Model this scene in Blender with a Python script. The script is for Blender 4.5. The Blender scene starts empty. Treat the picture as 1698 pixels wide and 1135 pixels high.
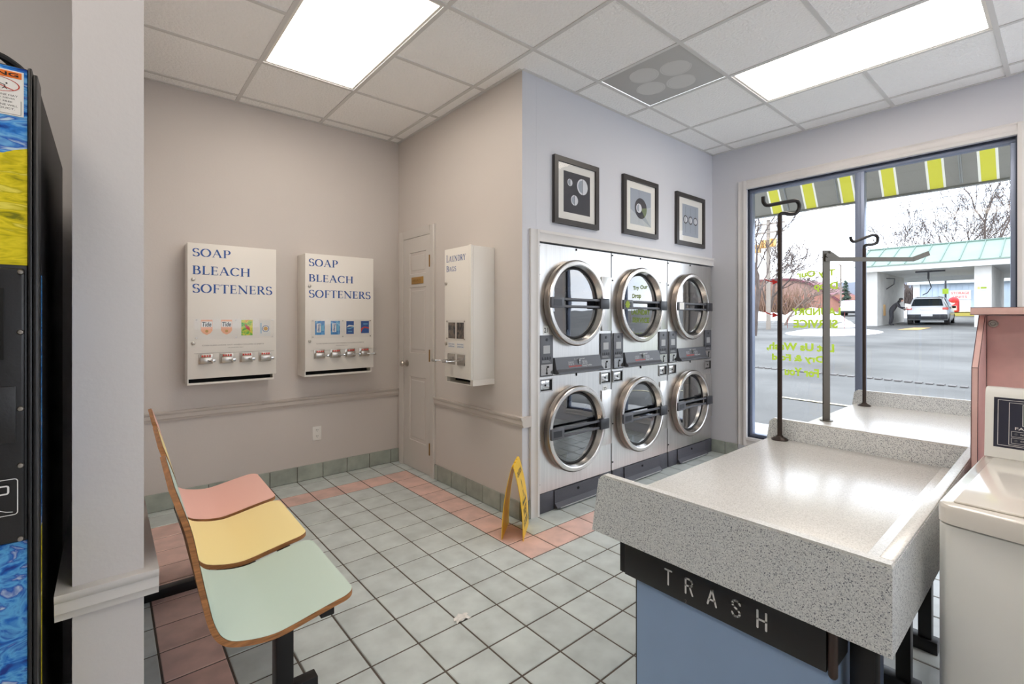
import bpy, bmesh, math, random
from mathutils import Vector, Matrix

random.seed(11)
SC = bpy.context.scene
COL = SC.collection
PI = math.pi
ALL = (0, 0, 0)

# ------------------------------------------------------------------ materials
def lin1(c):
    c = c / 255.0
    return c / 12.92 if c <= 0.04045 else ((c + 0.055) / 1.055) ** 2.4
def lin(rgb):
    return (lin1(rgb[0]), lin1(rgb[1]), lin1(rgb[2]), 1.0)

def M(name, rgb, rough=0.5, metal=0.0, var=0.0, vscale=6.0, bump=0.0, bscale=60.0, coat=0.0,
      island=0.0, stretch=None, spec=0.5, rgb2=None, detail=3.0, trans=0.0):
    m = bpy.data.materials.new(name)
    m.use_nodes = True
    nt = m.node_tree
    b = nt.nodes['Principled BSDF']
    b.inputs['Base Color'].default_value = lin(rgb)
    b.inputs['Roughness'].default_value = rough
    b.inputs['Metallic'].default_value = metal
    b.inputs['Specular IOR Level'].default_value = spec
    if coat:
        b.inputs['Coat Weight'].default_value = coat
        b.inputs['Coat Roughness'].default_value = 0.06
    if var or bump or island:
        tc = nt.nodes.new('ShaderNodeTexCoord')
        vec = tc.outputs['Object']
        if stretch:
            mp = nt.nodes.new('ShaderNodeMapping')
            mp.inputs['Scale'].default_value = stretch
            nt.links.new(vec, mp.inputs['Vector'])
            vec = mp.outputs['Vector']
    col = None
    if var or rgb2:
        n = nt.nodes.new('ShaderNodeTexNoise')
        n.inputs['Scale'].default_value = vscale
        n.inputs['Detail'].default_value = detail
        nt.links.new(vec, n.inputs['Vector'])
        rmp = nt.nodes.new('ShaderNodeValToRGB')
        rmp.color_ramp.elements[0].position = 0.3
        rmp.color_ramp.elements[1].position = 0.7
        lo = rgb2 if rgb2 else tuple(max(0, c * (1 - var)) for c in rgb)
        hi = rgb if rgb2 else tuple(min(255, c * (1 + var * 0.6)) for c in rgb)
        rmp.color_ramp.elements[0].color = lin(lo)
        rmp.color_ramp.elements[1].color = lin(hi)
        nt.links.new(n.outputs['Fac'], rmp.inputs['Fac'])
        col = rmp.outputs['Color']
    if island:
        g = nt.nodes.new('ShaderNodeNewGeometry')
        h = nt.nodes.new('ShaderNodeHueSaturation')
        mr = nt.nodes.new('ShaderNodeMapRange')
        mr.inputs['To Min'].default_value = 1 - island
        mr.inputs['To Max'].default_value = 1 + island
        nt.links.new(g.outputs['Random Per Island'], mr.inputs['Value'])
        nt.links.new(mr.outputs['Result'], h.inputs['Value'])
        if col:
            nt.links.new(col, h.inputs['Color'])
        else:
            h.inputs['Color'].default_value = lin(rgb)
        col = h.outputs['Color']
    if col:
        nt.links.new(col, b.inputs['Base Color'])
    if bump:
        n2 = nt.nodes.new('ShaderNodeTexNoise')
        n2.inputs['Scale'].default_value = bscale
        n2.inputs['Detail'].default_value = 4.0
        nt.links.new(vec, n2.inputs['Vector'])
        bp = nt.nodes.new('ShaderNodeBump')
        bp.inputs['Strength'].default_value = bump
        bp.inputs['Distance'].default_value = 0.01
        nt.links.new(n2.outputs['Fac'], bp.inputs['Height'])
        nt.links.new(bp.outputs['Normal'], b.inputs['Normal'])
    return m

def M_emit(name, rgb, strength):
    m = bpy.data.materials.new(name)
    m.use_nodes = True
    b = m.node_tree.nodes['Principled BSDF']
    b.inputs['Base Color'].default_value = (0.8, 0.8, 0.8, 1)
    b.inputs['Emission Color'].default_value = lin(rgb)
    b.inputs['Emission Strength'].default_value = strength
    return m

def M_glass(name, tint=(1, 1, 1), refl=1.0, r0=0.04):
    """thin sheet: see-through plus a mirror share that grows towards grazing angles, the same from both sides"""
    m = bpy.data.materials.new(name)
    m.use_nodes = True
    nt = m.node_tree
    nt.nodes.remove(nt.nodes['Principled BSDF'])
    out = nt.nodes['Material Output']
    tr = nt.nodes.new('ShaderNodeBsdfTransparent')
    tr.inputs['Color'].default_value = (*tint, 1)
    gl = nt.nodes.new('ShaderNodeBsdfGlossy')
    gl.inputs['Roughness'].default_value = 0.0
    ge = nt.nodes.new('ShaderNodeNewGeometry')
    dt = nt.nodes.new('ShaderNodeVectorMath'); dt.operation = 'DOT_PRODUCT'
    nt.links.new(ge.outputs['Normal'], dt.inputs[0]); nt.links.new(ge.outputs['Incoming'], dt.inputs[1])
    def mth(op, a, c=None, clamp=False):
        n = nt.nodes.new('ShaderNodeMath'); n.operation = op; n.use_clamp = clamp
        for k, q in enumerate((a, c)):
            if q is None: continue
            if isinstance(q, (int, float)): n.inputs[k].default_value = q
            else: nt.links.new(q, n.inputs[k])
        return n.outputs['Value']
    c = mth('ABSOLUTE', dt.outputs['Value'])
    p5 = mth('POWER', mth('SUBTRACT', 1.0, c, True), 5.0)
    f = mth('ADD', mth('MULTIPLY', p5, 1 - r0), r0)
    f = mth('MULTIPLY', f, refl, True)
    mx = nt.nodes.new('ShaderNodeMixShader')
    nt.links.new(f, mx.inputs['Fac'])
    nt.links.new(tr.outputs['BSDF'], mx.inputs[1])
    nt.links.new(gl.outputs['BSDF'], mx.inputs[2])
    nt.links.new(mx.outputs['Shader'], out.inputs['Surface'])
    return m

def M_speckle(name, base, stops, scale, rough=0.4, coat=0.0, ior=1.5):
    """terrazzo / granite laminate: voronoi cells coloured through a hard ramp"""
    m = bpy.data.materials.new(name)
    m.use_nodes = True
    nt = m.node_tree
    b = nt.nodes['Principled BSDF']
    b.inputs['Roughness'].default_value = rough
    b.inputs['IOR'].default_value = ior
    if coat:
        b.inputs['Coat Weight'].default_value = coat
        b.inputs['Coat Roughness'].default_value = 0.08
    tc = nt.nodes.new('ShaderNodeTexCoord')
    v = nt.nodes.new('ShaderNodeTexVoronoi')
    v.inputs['Scale'].default_value = scale
    nt.links.new(tc.outputs['Object'], v.inputs['Vector'])
    sep = nt.nodes.new('ShaderNodeSeparateColor')
    nt.links.new(v.outputs['Color'], sep.inputs['Color'])
    r = nt.nodes.new('ShaderNodeValToRGB')
    r.color_ramp.interpolation = 'CONSTANT'
    r.color_ramp.elements[0].position = 0.0
    r.color_ramp.elements[0].color = lin(stops[0][1])
    r.color_ramp.elements[1].position = stops[1][0]
    r.color_ramp.elements[1].color = lin(stops[1][1])
    for p, c in stops[2:]:
        e = r.color_ramp.elements.new(p)
        e.color = lin(c)
    nt.links.new(sep.outputs['Red'], r.inputs['Fac'])
    nt.links.new(r.outputs['Color'], b.inputs['Base Color'])
    return m

def M_paint(name, cols, scale, stretch=(1, 1, 1), rough=0.25, dist=1.5):
    """loose brush-stroke print: distorted noise through several colours"""
    m = bpy.data.materials.new(name)
    m.use_nodes = True
    nt = m.node_tree
    b = nt.nodes['Principled BSDF']
    b.inputs['Roughness'].default_value = rough
    tc = nt.nodes.new('ShaderNodeTexCoord')
    mp = nt.nodes.new('ShaderNodeMapping')
    mp.inputs['Scale'].default_value = stretch
    mp.inputs['Rotation'].default_value = (0, 0.6, 0)
    n = nt.nodes.new('ShaderNodeTexNoise')
    n.inputs['Scale'].default_value = scale
    n.inputs['Detail'].default_value = 4
    n.inputs['Distortion'].default_value = dist
    nt.links.new(tc.outputs['Object'], mp.inputs['Vector'])
    nt.links.new(mp.outputs['Vector'], n.inputs['Vector'])
    r = nt.nodes.new('ShaderNodeValToRGB')
    k = len(cols)
    r.color_ramp.elements[0].position = 0.3
    r.color_ramp.elements[0].color = lin(cols[0])
    r.color_ramp.elements[1].position = 0.7
    r.color_ramp.elements[1].color = lin(cols[-1])
    for i in range(1, k - 1):
        e = r.color_ramp.elements.new(0.3 + 0.4 * i / (k - 1))
        e.color = lin(cols[i])
    nt.links.new(n.outputs['Fac'], r.inputs['Fac'])
    nt.links.new(r.outputs['Color'], b.inputs['Base Color'])
    return m

# ------------------------------------------------------------------ mesh builder
class MB:
    def __init__(self):
        self.v = []; self.f = []; self.m = []
    def add(self, vs, fs, m=0):
        o = len(self.v)
        self.v += [tuple(p) for p in vs]
        for f in fs:
            self.f.append(tuple(i + o for i in f)); self.m.append(m)
        return self
    def box(self, x0, x1, y0, y1, z0, z1, m=0, bev=0.0, seg=2):
        if x0 > x1: x0, x1 = x1, x0
        if y0 > y1: y0, y1 = y1, y0
        if z0 > z1: z0, z1 = z1, z0
        if bev <= 0:
            vs = [(x, y, z) for x in (x0, x1) for y in (y0, y1) for z in (z0, z1)]
            fs = [(0, 1, 3, 2), (4, 6, 7, 5), (0, 4, 5, 1), (2, 3, 7, 6), (0, 2, 6, 4), (1, 5, 7, 3)]
            return self.add(vs, fs, m)
        bm = bmesh.new()
        bmesh.ops.create_cube(bm, size=1.0)
        for v in bm.verts:
            v.co = Vector(((x0 + x1) / 2 + v.co.x * (x1 - x0), (y0 + y1) / 2 + v.co.y * (y1 - y0), (z0 + z1) / 2 + v.co.z * (z1 - z0)))
        bev = min(bev, 0.49 * min(x1 - x0, y1 - y0, z1 - z0))
        bmesh.ops.bevel(bm, geom=bm.edges[:], offset=bev, segments=seg, affect='EDGES', profile=0.5)
        return self.bm(bm, m)
    def bm(self, bm, m=0):
        bm.verts.index_update()
        self.add([v.co[:] for v in bm.verts], [[v.index for v in f.verts] for f in bm.faces], m)
        bm.free()
        return self
    def frame(self, d):
        d = Vector(d).normalized()
        a = Vector((0, 0, 1)) if abs(d.z) < 0.9 else Vector((1, 0, 0))
        u = d.cross(a).normalized()
        return d, u, d.cross(u)
    def cyl(self, p0, p1, r0, r1=None, n=20, m=0, caps=True):
        r1 = r0 if r1 is None else r1
        p0 = Vector(p0); p1 = Vector(p1)
        d, u, w = self.frame(p1 - p0)
        vs = []
        for p, r in ((p0, r0), (p1, r1)):
            for k in range(n):
                a = 2 * PI * k / n
                vs.append(p + (u * math.cos(a) + w * math.sin(a)) * r)
        fs = [(k, (k + 1) % n, n + (k + 1) % n, n + k) for k in range(n)]
        if caps:
            fs += [tuple(range(n))[::-1], tuple(range(n, 2 * n))]
        return self.add(vs, fs, m)
    def tube(self, pts, r, n=10, m=0, caps=True):
        pts = [Vector(p) for p in pts]
        rs = r if isinstance(r, (list, tuple)) else [r] * len(pts)
        d, u, w = self.frame(pts[1] - pts[0])
        vs = []
        for i, p in enumerate(pts):
            t = (pts[min(i + 1, len(pts) - 1)] - pts[max(i - 1, 0)])
            t = t.normalized() if t.length > 1e-9 else d
            u = (u - t * u.dot(t))
            u = u.normalized() if u.length > 1e-6 else self.frame(t)[1]
            w = t.cross(u)
            for k in range(n):
                a = 2 * PI * k / n
                vs.append(p + (u * math.cos(a) + w * math.sin(a)) * rs[i])
        fs = []
        for i in range(len(pts) - 1):
            for k in range(n):
                fs.append((i * n + k, i * n + (k + 1) % n, (i + 1) * n + (k + 1) % n, (i + 1) * n + k))
        if caps:
            fs += [tuple(range(n))[::-1], tuple(range((len(pts) - 1) * n, len(pts) * n))]
        return self.add(vs, fs, m)
    def lathe(self, prof, o, axis, n=48, m=0, close=False):
        """prof: list of (radius, height along axis)"""
        o = Vector(o)
        d, u, w = self.frame(axis)
        vs = []
        for r, h in prof:
            for k in range(n):
                a = 2 * PI * k / n
                vs.append(o + d * h + (u * math.cos(a) + w * math.sin(a)) * r)
        fs = []
        L = len(prof)
        for i in range(L if close else L - 1):
            j = (i + 1) % L
            for k in range(n):
                fs.append((i * n + k, i * n + (k + 1) % n, j * n + (k + 1) % n, j * n + k))
        return self.add(vs, fs, m)
    def prism(self, poly, o, u, v, w, m=0):
        """2-D polygon in axes u,v from o, extruded by vector w"""
        o = Vector(o); u = Vector(u); v = Vector(v); w = Vector(w)
        n = len(poly)
        a = [o + u * p[0] + v * p[1] for p in poly]
        b = [p + w for p in a]
        fs = [(k, (k + 1) % n, n + (k + 1) % n, n + k) for k in range(n)] + [tuple(range(n))[::-1], tuple(range(n, 2 * n))]
        return self.add(a + b, fs, m)
    def quad(self, a, b, c, d, m=0):
        return self.add([a, b, c, d], [(0, 1, 2, 3)], m)
    def disc(self, o, axis, r, n=32, m=0, ry=None):
        o = Vector(o); d, u, w = self.frame(axis)
        vs = [o + u * r * math.cos(2 * PI * k / n) + w * (ry or r) * math.sin(2 * PI * k / n) for k in range(n)]
        return self.add(vs, [tuple(range(n))], m)
    def sphere(self, o, r, m=0, seg=16, rings=10, sc=(1, 1, 1)):
        bm = bmesh.new()
        bmesh.ops.create_uvsphere(bm, u_segments=seg, v_segments=rings, radius=r)
        for v in bm.verts:
            v.co = Vector(o) + Vector((v.co.x * sc[0], v.co.y * sc[1], v.co.z * sc[2]))
        return self.bm(bm, m)
    def build(self, name, mats, parent=None, origin=None, ang=35, flat=False):
        off = Vector((0, 0, 0))
        if parent is not None:
            q = parent
            while q is not None:
                off += q.location; q = q.parent
        elif origin is not None:
            off = Vector(origin)
        me = bpy.data.meshes.new(name)
        me.from_pydata([tuple(Vector(p) - off) for p in self.v], [], self.f)
        if not isinstance(mats, (list, tuple)): mats = [mats]
        for x in mats: me.materials.append(x)
        me.polygons.foreach_set('material_index', self.m)
        bm = bmesh.new(); bm.from_mesh(me)
        bmesh.ops.recalc_face_normals(bm, faces=bm.faces[:])
        bm.to_mesh(me); bm.free()
        if not flat:
            me.polygons.foreach_set('use_smooth', [True] * len(me.polygons))
            me.set_sharp_from_angle(angle=math.radians(ang))
        me.update()
        o = bpy.data.objects.new(name, me)
        COL.objects.link(o)
        if parent is not None: o.parent = parent
        elif origin is not None: o.location = off
        return o

def tag(o, label=None, cat=None, group=None, kind=None):
    if label: o['label'] = label
    if cat: o['category'] = cat
    if group: o['group'] = group
    if kind: o['kind'] = kind
    return o
def thing(name, label, cat, loc=(0, 0, 0), group=None):
    o = bpy.data.objects.new(name, None)
    COL.objects.link(o)
    o.location = loc
    o.empty_display_size = 0.1
    return tag(o, label, cat, group)
def struct(name, mb, mats, parent=None, **k):
    o = mb.build(name, mats, parent, **k)
    if parent is None: o['kind'] = 'structure'
    return o
def box_obj(name, mat, parent, *a, **k):
    return MB().box(*a, **k).build(name, mat, parent)
def copy_tree(o, parent=None):
    c = o.copy(); COL.objects.link(c)
    if parent is not None: c.parent = parent
    for ch in list(o.children): copy_tree(ch, c)
    return c

# ------------------------------------------------------------------ lettering
_tc = {}
def sans(s, bold=0.0):
    key = (s, bold)
    if key in _tc: return _tc[key]
    cu = bpy.data.curves.new('t', 'FONT')
    cu.body = s
    cu.offset = bold
    cu.resolution_u = 3
    ob = bpy.data.objects.new('t', cu)
    COL.objects.link(ob)
    bpy.context.view_layer.update()
    me = bpy.data.meshes.new_from_object(ob.evaluated_get(bpy.context.evaluated_depsgraph_get()))
    vs = [(v.co.x, v.co.y) for v in me.vertices]
    fs = [tuple(p.vertices) for p in me.polygons]
    bpy.data.objects.remove(ob); bpy.data.curves.remove(cu); bpy.data.meshes.remove(me)
    _tc[key] = (vs, fs)
    return vs, fs

TH, TN = 0.15, 0.055
def _strip(pts, ws):
    vs = []; fs = []
    for i, p in enumerate(pts):
        a = pts[max(i - 1, 0)]; b = pts[min(i + 1, len(pts) - 1)]
        dx, dy = b[0] - a[0], b[1] - a[1]
        L = math.hypot(dx, dy) or 1
        nx, ny = -dy / L, dx / L
        w = ws[i] / 2
        vs += [(p[0] + nx * w, p[1] + ny * w), (p[0] - nx * w, p[1] - ny * w)]
        if i: fs.append((2 * i - 2, 2 * i - 1, 2 * i + 1, 2 * i))
    return vs, fs
def _line(x0, y0, x1, y1, w): return _strip([(x0, y0), (x1, y1)], [w, w])
def _arc(cx, cy, rx, ry, a0, a1, n=18, th=TH, tn=TN):
    pts = []; ws = []
    for k in range(n + 1):
        a = math.radians(a0 + (a1 - a0) * k / n)
        pts.append((cx + rx * math.cos(a), cy + ry * math.sin(a)))
        dx, dy = -rx * math.sin(a), ry * math.cos(a)
        ws.append(tn + (th - tn) * abs(dy) / (math.hypot(dx, dy) or 1))
    return _strip(pts, ws)
def _stem(x, w=TH, top=True, bot=True):
    r = [_line(x, 0.01, x, 0.99, w)]
    if bot: r.append(_line(x - .13, .02, x + .13, .02, .045))
    if top: r.append(_line(x - .13, .98, x + .13, .98, .045))
    return r
def _glyph(c):
    if c == 'S': return [_arc(.29, .735, .215, .235, 25, 180, th=.13), _arc(.29, .735, .215, .235, 180, 262, th=.13, tn=.13),
                         _arc(.29, .26, .235, .25, 82, 0, th=.14, tn=.13), _arc(.29, .26, .235, .25, 0, -155, th=.14),
                         _line(.49, .74, .49, .96, .035), _line(.06, .03, .06, .27, .035)], .58
    if c == 'O': return [_arc(.43, .5, .36, .475, 0, 360, 36, TH * 1.05)], .88
    if c == 'A': return [_line(.09, .02, .4, 1, TN), _line(.38, 1, .71, .02, TH), _line(.22, .36, .6, .36, TN), _line(0, .02, .2, .02, .045), _line(.57, .02, .86, .02, .045)], .84
    if c == 'P': return _stem(.16) + [_line(.16, .97, .36, .97, TN), _line(.16, .47, .36, .47, TN), _arc(.36, .72, .21, .25, -90, 90)], .62
    if c == 'B': return _stem(.16) + [_line(.16, .97, .34, .97, TN), _line(.16, .53, .36, .53, TN), _line(.16, .03, .36, .03, TN), _arc(.34, .75, .19, .22, -90, 90), _arc(.36, .28, .24, .25, -90, 90)], .68
    if c == 'L': return _stem(.16) + [_line(.16, .03, .58, .03, TN), _line(.56, .02, .59, .24, .045)], .62
    if c == 'E': return _stem(.16) + [_line(.16, .03, .57, .03, TN), _line(.16, .5, .48, .5, TN), _line(.16, .97, .54, .97, TN), _line(.56, .02, .58, .22, .045), _line(.53, .8, .54, .98, .045), _line(.48, .4, .48, .6, .045)], .63
    if c == 'F': return _stem(.16) + [_line(.16, .5, .46, .5, TN), _line(.16, .97, .53, .97, TN), _line(.52, .78, .53, .98, .045), _line(.46, .4, .46, .6, .045)], .57
    if c == 'C': return [_arc(.43, .5, .36, .475, 40, 320, 30), _line(.72, .7, .72, .93, .04)], .78
    if c == 'G': return [_arc(.43, .5, .36, .475, 40, 318, 30), _line(.72, .7, .72, .93, .04), _line(.73, .08, .73, .42, TH), _line(.58, .43, .85, .43, .045)], .88
    if c == 'H': return _stem(.16) + _stem(.7) + [_line(.16, .5, .7, .5, TN)], .88
    if c == 'T': return _stem(.34, top=False) + [_line(.02, .97, .66, .97, TN), _line(.02, .8, .03, .98, .045), _line(.66, .8, .65, .98, .045)], .68
    if c == 'N': return [_line(.14, .02, .14, .98, TN), _line(.1, .98, .76, .02, TH), _line(.74, .02, .74, .98, TN), _line(.02, .02, .28, .02, .045), _line(.0, .98, .16, .98, .045), _line(.62, .98, .87, .98, .045)], .89
    if c == 'R': return _stem(.16) + [_line(.16, .97, .34, .97, TN), _line(.16, .5, .36, .5, TN), _arc(.34, .735, .2, .235, -90, 90), _line(.34, .5, .66, .02, TH), _line(.58, .02, .76, .02, .045)], .74
    if c == 'U': return [_line(.16, .3, .16, .98, TH), _line(.68, .3, .68, .98, TN), _arc(.42, .3, .26, .275, 180, 360, 18, .1), _line(.03, .98, .29, .98, .045), _line(.56, .98, .8, .98, .045)], .84
    if c == 'D': return _stem(.16) + [_line(.16, .97, .36, .97, TN), _line(.16, .03, .36, .03, TN), _arc(.36, .5, .38, .47, -90, 90, 24)], .82
    if c == 'Y': return [_line(.12, .98, .4, .46, TH), _line(.68, .98, .4, .46, TN), _line(.4, .02, .4, .48, TH), _line(.27, .02, .53, .02, .045), _line(.0, .98, .25, .98, .045), _line(.56, .98, .8, .98, .045)], .76
    return [], .4
def serif(s, small=None):
    """engraved-roman capitals drawn stroke by stroke; small: height factor for letters after the first"""
    vs = []; fs = []; x = 0
    for i, c in enumerate(s):
        k = small if (small and i) else 1.0
        st, adv = _glyph(c)
        for a, b in st:
            o = len(vs)
            vs += [(x + p[0] * k, p[1] * k) for p in a]
            fs += [tuple(q + o for q in f) for f in b]
        x += (adv + .06) * k
    return vs, fs
def place(mb, shape, o, du, dv, w=None, h=None, m=0):
    """fits a 2-D shape into a w x h box whose lower left corner is o"""
    vs, fs = shape
    x0 = min(p[0] for p in vs); x1 = max(p[0] for p in vs)
    y0 = min(p[1] for p in vs); y1 = max(p[1] for p in vs)
    sx = w / (x1 - x0) if w else None
    sy = h / (y1 - y0) if h else sx
    if sx is None: sx = sy
    o = Vector(o); du = Vector(du); dv = Vector(dv)
    mb.add([o + du * ((p[0] - x0) * sx) + dv * ((p[1] - y0) * sy) for p in vs], fs, m)
    return (x1 - x0) * sx
def pill(mb, pts, r, o, du, dv, m=0, n=6):
    """round-ended engraved stroke along 2-D points"""
    for i in range(len(pts) - 1):
        (ax, ay), (bx, by) = pts[i], pts[i + 1]
        L = math.hypot(bx - ax, by - ay) or 1e-6
        t = math.atan2(by - ay, bx - ax)
        poly = [(ax + r * math.cos(t + PI / 2 + PI * k / n), ay + r * math.sin(t + PI / 2 + PI * k / n)) for k in range(n + 1)]
        poly += [(bx + r * math.cos(t - PI / 2 + PI * k / n), by + r * math.sin(t - PI / 2 + PI * k / n)) for k in range(n + 1)]
        mb.add([Vector(o) + Vector(du) * p[0] + Vector(dv) * p[1] for p in poly], [tuple(range(len(poly)))], m)
# ------------------------------------------------------------------ palette
m_wall = M('wall_paint', (209, 206, 206), rough=0.55, bump=0.05, bscale=90)
m_wallw = M('warm_wall_tone', (206, 199, 194), rough=0.55, bump=0.05, bscale=90)  # warmer base colour for the north and niche walls
m_wallc = M('cool_wall_tone', (206, 207, 213), rough=0.55, bump=0.05, bscale=90)  # cooler base colour for the dryer and window walls
m_trimw = M('rail_paint', (200, 192, 185), rough=0.4, var=0.03, vscale=3)
m_trim = M('trim_paint', (214, 211, 209), rough=0.4, var=0.03, vscale=3)
m_doorp = M('door_paint', (206, 201, 196), rough=0.42)
m_ceil = M('ceiling_tile', (248, 247, 245), rough=0.95, bump=0.9, bscale=60, island=0.012)
m_tbar = M('ceiling_grid', (212, 210, 207), rough=0.5)
m_tile = M('floor_tile_sage', (199, 207, 206), rough=0.32, var=0.07, vscale=9, island=0.05, bump=0.06, bscale=14)
m_tilep = M('floor_tile_salmon', (224, 188, 178), rough=0.36, var=0.08, vscale=9, island=0.06, bump=0.06, bscale=14)
m_grout = M('grout', (92, 84, 76), rough=0.9, var=0.1, vscale=20)
m_btile = M('base_tile', (160, 167, 158), rough=0.4, var=0.1, vscale=10, island=0.06)
m_white = M('white_enamel', (232, 228, 221), rough=0.38)
m_whitep = M('white_plastic', (235, 233, 228), rough=0.4)
m_blue_ink = M('blue_ink', (38, 84, 158), rough=0.5)
m_grey_ink = M('grey_ink', (120, 112, 108), rough=0.6)
m_black = M('black_paint', (22, 21, 23), rough=0.42)
m_blackm = M('black_metal', (30, 29, 31), rough=0.38, metal=0.3)
m_dark = M('dark_void', (18, 18, 18), rough=0.9)
m_chrome = M('chrome', (205, 204, 202), rough=0.16, metal=1.0)
m_nickel = M('satin_nickel', (190, 184, 176), rough=0.3, metal=1.0)
m_steel = M('brushed_steel', (222, 221, 219), rough=0.3, metal=1.0, bump=0.03, bscale=6, stretch=(60, 1, 1), var=0.04, vscale=2)
m_steelr = M('turned_steel', (214, 210, 206), rough=0.24, metal=1.0)
m_ring = M('ring_edge_steel', (150, 140, 132), rough=0.3, metal=1.0)
m_gasket = M('rubber_gasket', (26, 26, 28), rough=0.6)
m_drum = M('drum_steel', (120, 124, 130), rough=0.45, metal=0.6)
m_plas = M('charcoal_plastic', (84, 86, 92), rough=0.4)
m_plasd = M('dark_plastic', (44, 46, 52), rough=0.35)
m_plinth = M('ribbed_plinth', (70, 70, 78), rough=0.45, bump=0.3, bscale=5, stretch=(0.2, 0.2, 60))
m_red = M('red_ink', (196, 62, 48), rough=0.5)
m_ink_w = M('white_ink', (225, 225, 225), rough=0.5)
m_ltgrey = M('light_grey_plastic', (168, 170, 172), rough=0.45)
m_glass = M_glass('window_glass', (0.985, 0.99, 0.99), 1.0)
m_dglass = M_glass('dryer_glass', (0.7, 0.77, 0.84), 6.5)
m_acryl = M_glass('acrylic', (0.97, 0.97, 0.97), 0.8)
m_brass = M('brass', (160, 122, 70), rough=0.35, metal=1.0)
m_gold = M('gold_plate', (186, 146, 84), rough=0.4, metal=0.5)
m_ply = M('plywood_edge', (164, 112, 66), rough=0.55, var=0.2, vscale=3, stretch=(6, 6, 60))
m_lam_g = M('sage_laminate', (194, 212, 202), rough=0.42)
m_lam_y = M('yellow_laminate', (248, 228, 164), rough=0.42)
m_lam_p = M('pink_laminate', (238, 190, 178), rough=0.42)
m_frame = M('ebony_frame', (52, 48, 47), rough=0.4)
m_mat = M('mount_board', (232, 230, 224), rough=0.8)
m_art_d = M('print_charcoal', (66, 66, 72), rough=0.8)
m_art_g = M('print_bluegrey', (160, 168, 180), rough=0.8)
m_art_l = M('print_palegrey', (186, 192, 196), rough=0.8)
m_art_w = M('print_white', (220, 222, 228), rough=0.8)
m_art_v = M('print_olive', (118, 130, 100), rough=0.8)
m_granite = M_speckle('granite_laminate', 0, [(0, (104, 110, 122)), (0.07, (160, 165, 172)), (0.17, (208, 212, 214)), (0.5, (221, 224, 225)), (0.8, (231, 234, 234))], 500, 0.32)
m_grtop = M_speckle('granite_top', 0, [(0, (200, 200, 198)), (0.1, (213, 213, 211)), (0.4, (223, 223, 221)), (0.75, (229, 229, 227))], 430, 0.24, ior=2.2)
m_trashb = M('blue_laminate', (150, 176, 212), rough=0.45, var=0.03, vscale=3)
m_brown = M('brown_post', (58, 40, 34), rough=0.4)
m_washer = M('washer_enamel', (230, 231, 228), rough=0.3)
m_washtop = M('washer_top_enamel', (228, 224, 217), rough=0.13, coat=0.4)
m_navy = M('navy_panel', (44, 46, 62), rough=0.35)
m_lcd = M('lcd', (122, 138, 122), rough=0.25)
m_pink = M('pink_laminate_panel', (234, 196, 191), rough=0.42, var=0.02, vscale=30)
m_pinke = M('laminate_edge', (96, 62, 66), rough=0.5)
m_yellow = M('yellow_sign_plastic', (244, 196, 40), rough=0.35)
m_alu = M('anodised_frame', (126, 136, 158), rough=0.38, metal=0.35)
m_alud = M('dark_frame_edge', (52, 58, 72), rough=0.4, metal=0.5)
m_rust = M('bronze_pipe', (58, 48, 44), rough=0.38, metal=0.5)
m_bar = M('grey_flat_bar', (96, 92, 84), rough=0.4, metal=0.5)
m_lime = M('lime_paint', (182, 206, 66), rough=0.5)
m_redp = M('red_window_paint', (206, 52, 48), rough=0.5)
m_vblk = M('vending_black', (26, 26, 28), rough=0.32, bump=0.04, bscale=160)
m_vside = M('vending_side', (34, 33, 34), rough=0.4, bump=0.05, bscale=120)
m_screw = M('screw_steel', (170, 164, 156), rough=0.3, metal=1.0)
m_sky_p = M_paint('painted_blue', [(20, 60, 150), (50, 130, 215), (120, 185, 232), (30, 90, 190), (190, 216, 232)], 16, (0.6, 1, 2.2))
m_fld_p = M_paint('painted_yellow', [(120, 120, 20), (206, 190, 24), (232, 214, 40), (190, 176, 20), (236, 222, 90)], 18, (0.6, 1, 2.0))
m_wat_p = M_paint('painted_water', [(10, 50, 140), (30, 110, 200), (90, 170, 226), (24, 84, 180), (200, 220, 236)], 13, (1, 1, 1.6), dist=2.5)
m_orange = M('orange_label', (232, 118, 34), rough=0.5)
m_paper = M('paper', (232, 230, 226), rough=0.8)
m_lamp = M_emit('lamp_diffuser', (255, 243, 228), 6.5)
m_vent = M('vent_grey', (184, 183, 180), rough=0.6, bump=0.2, bscale=260)
m_ventl = M('vent_swirl', (206, 205, 202), rough=0.6)

# ------------------------------------------------------------------ room shell
H = 2.945
XN, YD, XW, YS = 2.065, 2.325, 4.60, 4.06     # bag wall, dryer wall, window wall, soap wall
PX0, PX1, PY = -0.063, 0.073, 1.55            # stub wall at the left
RX, RY = -2.3, -3.2

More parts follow.
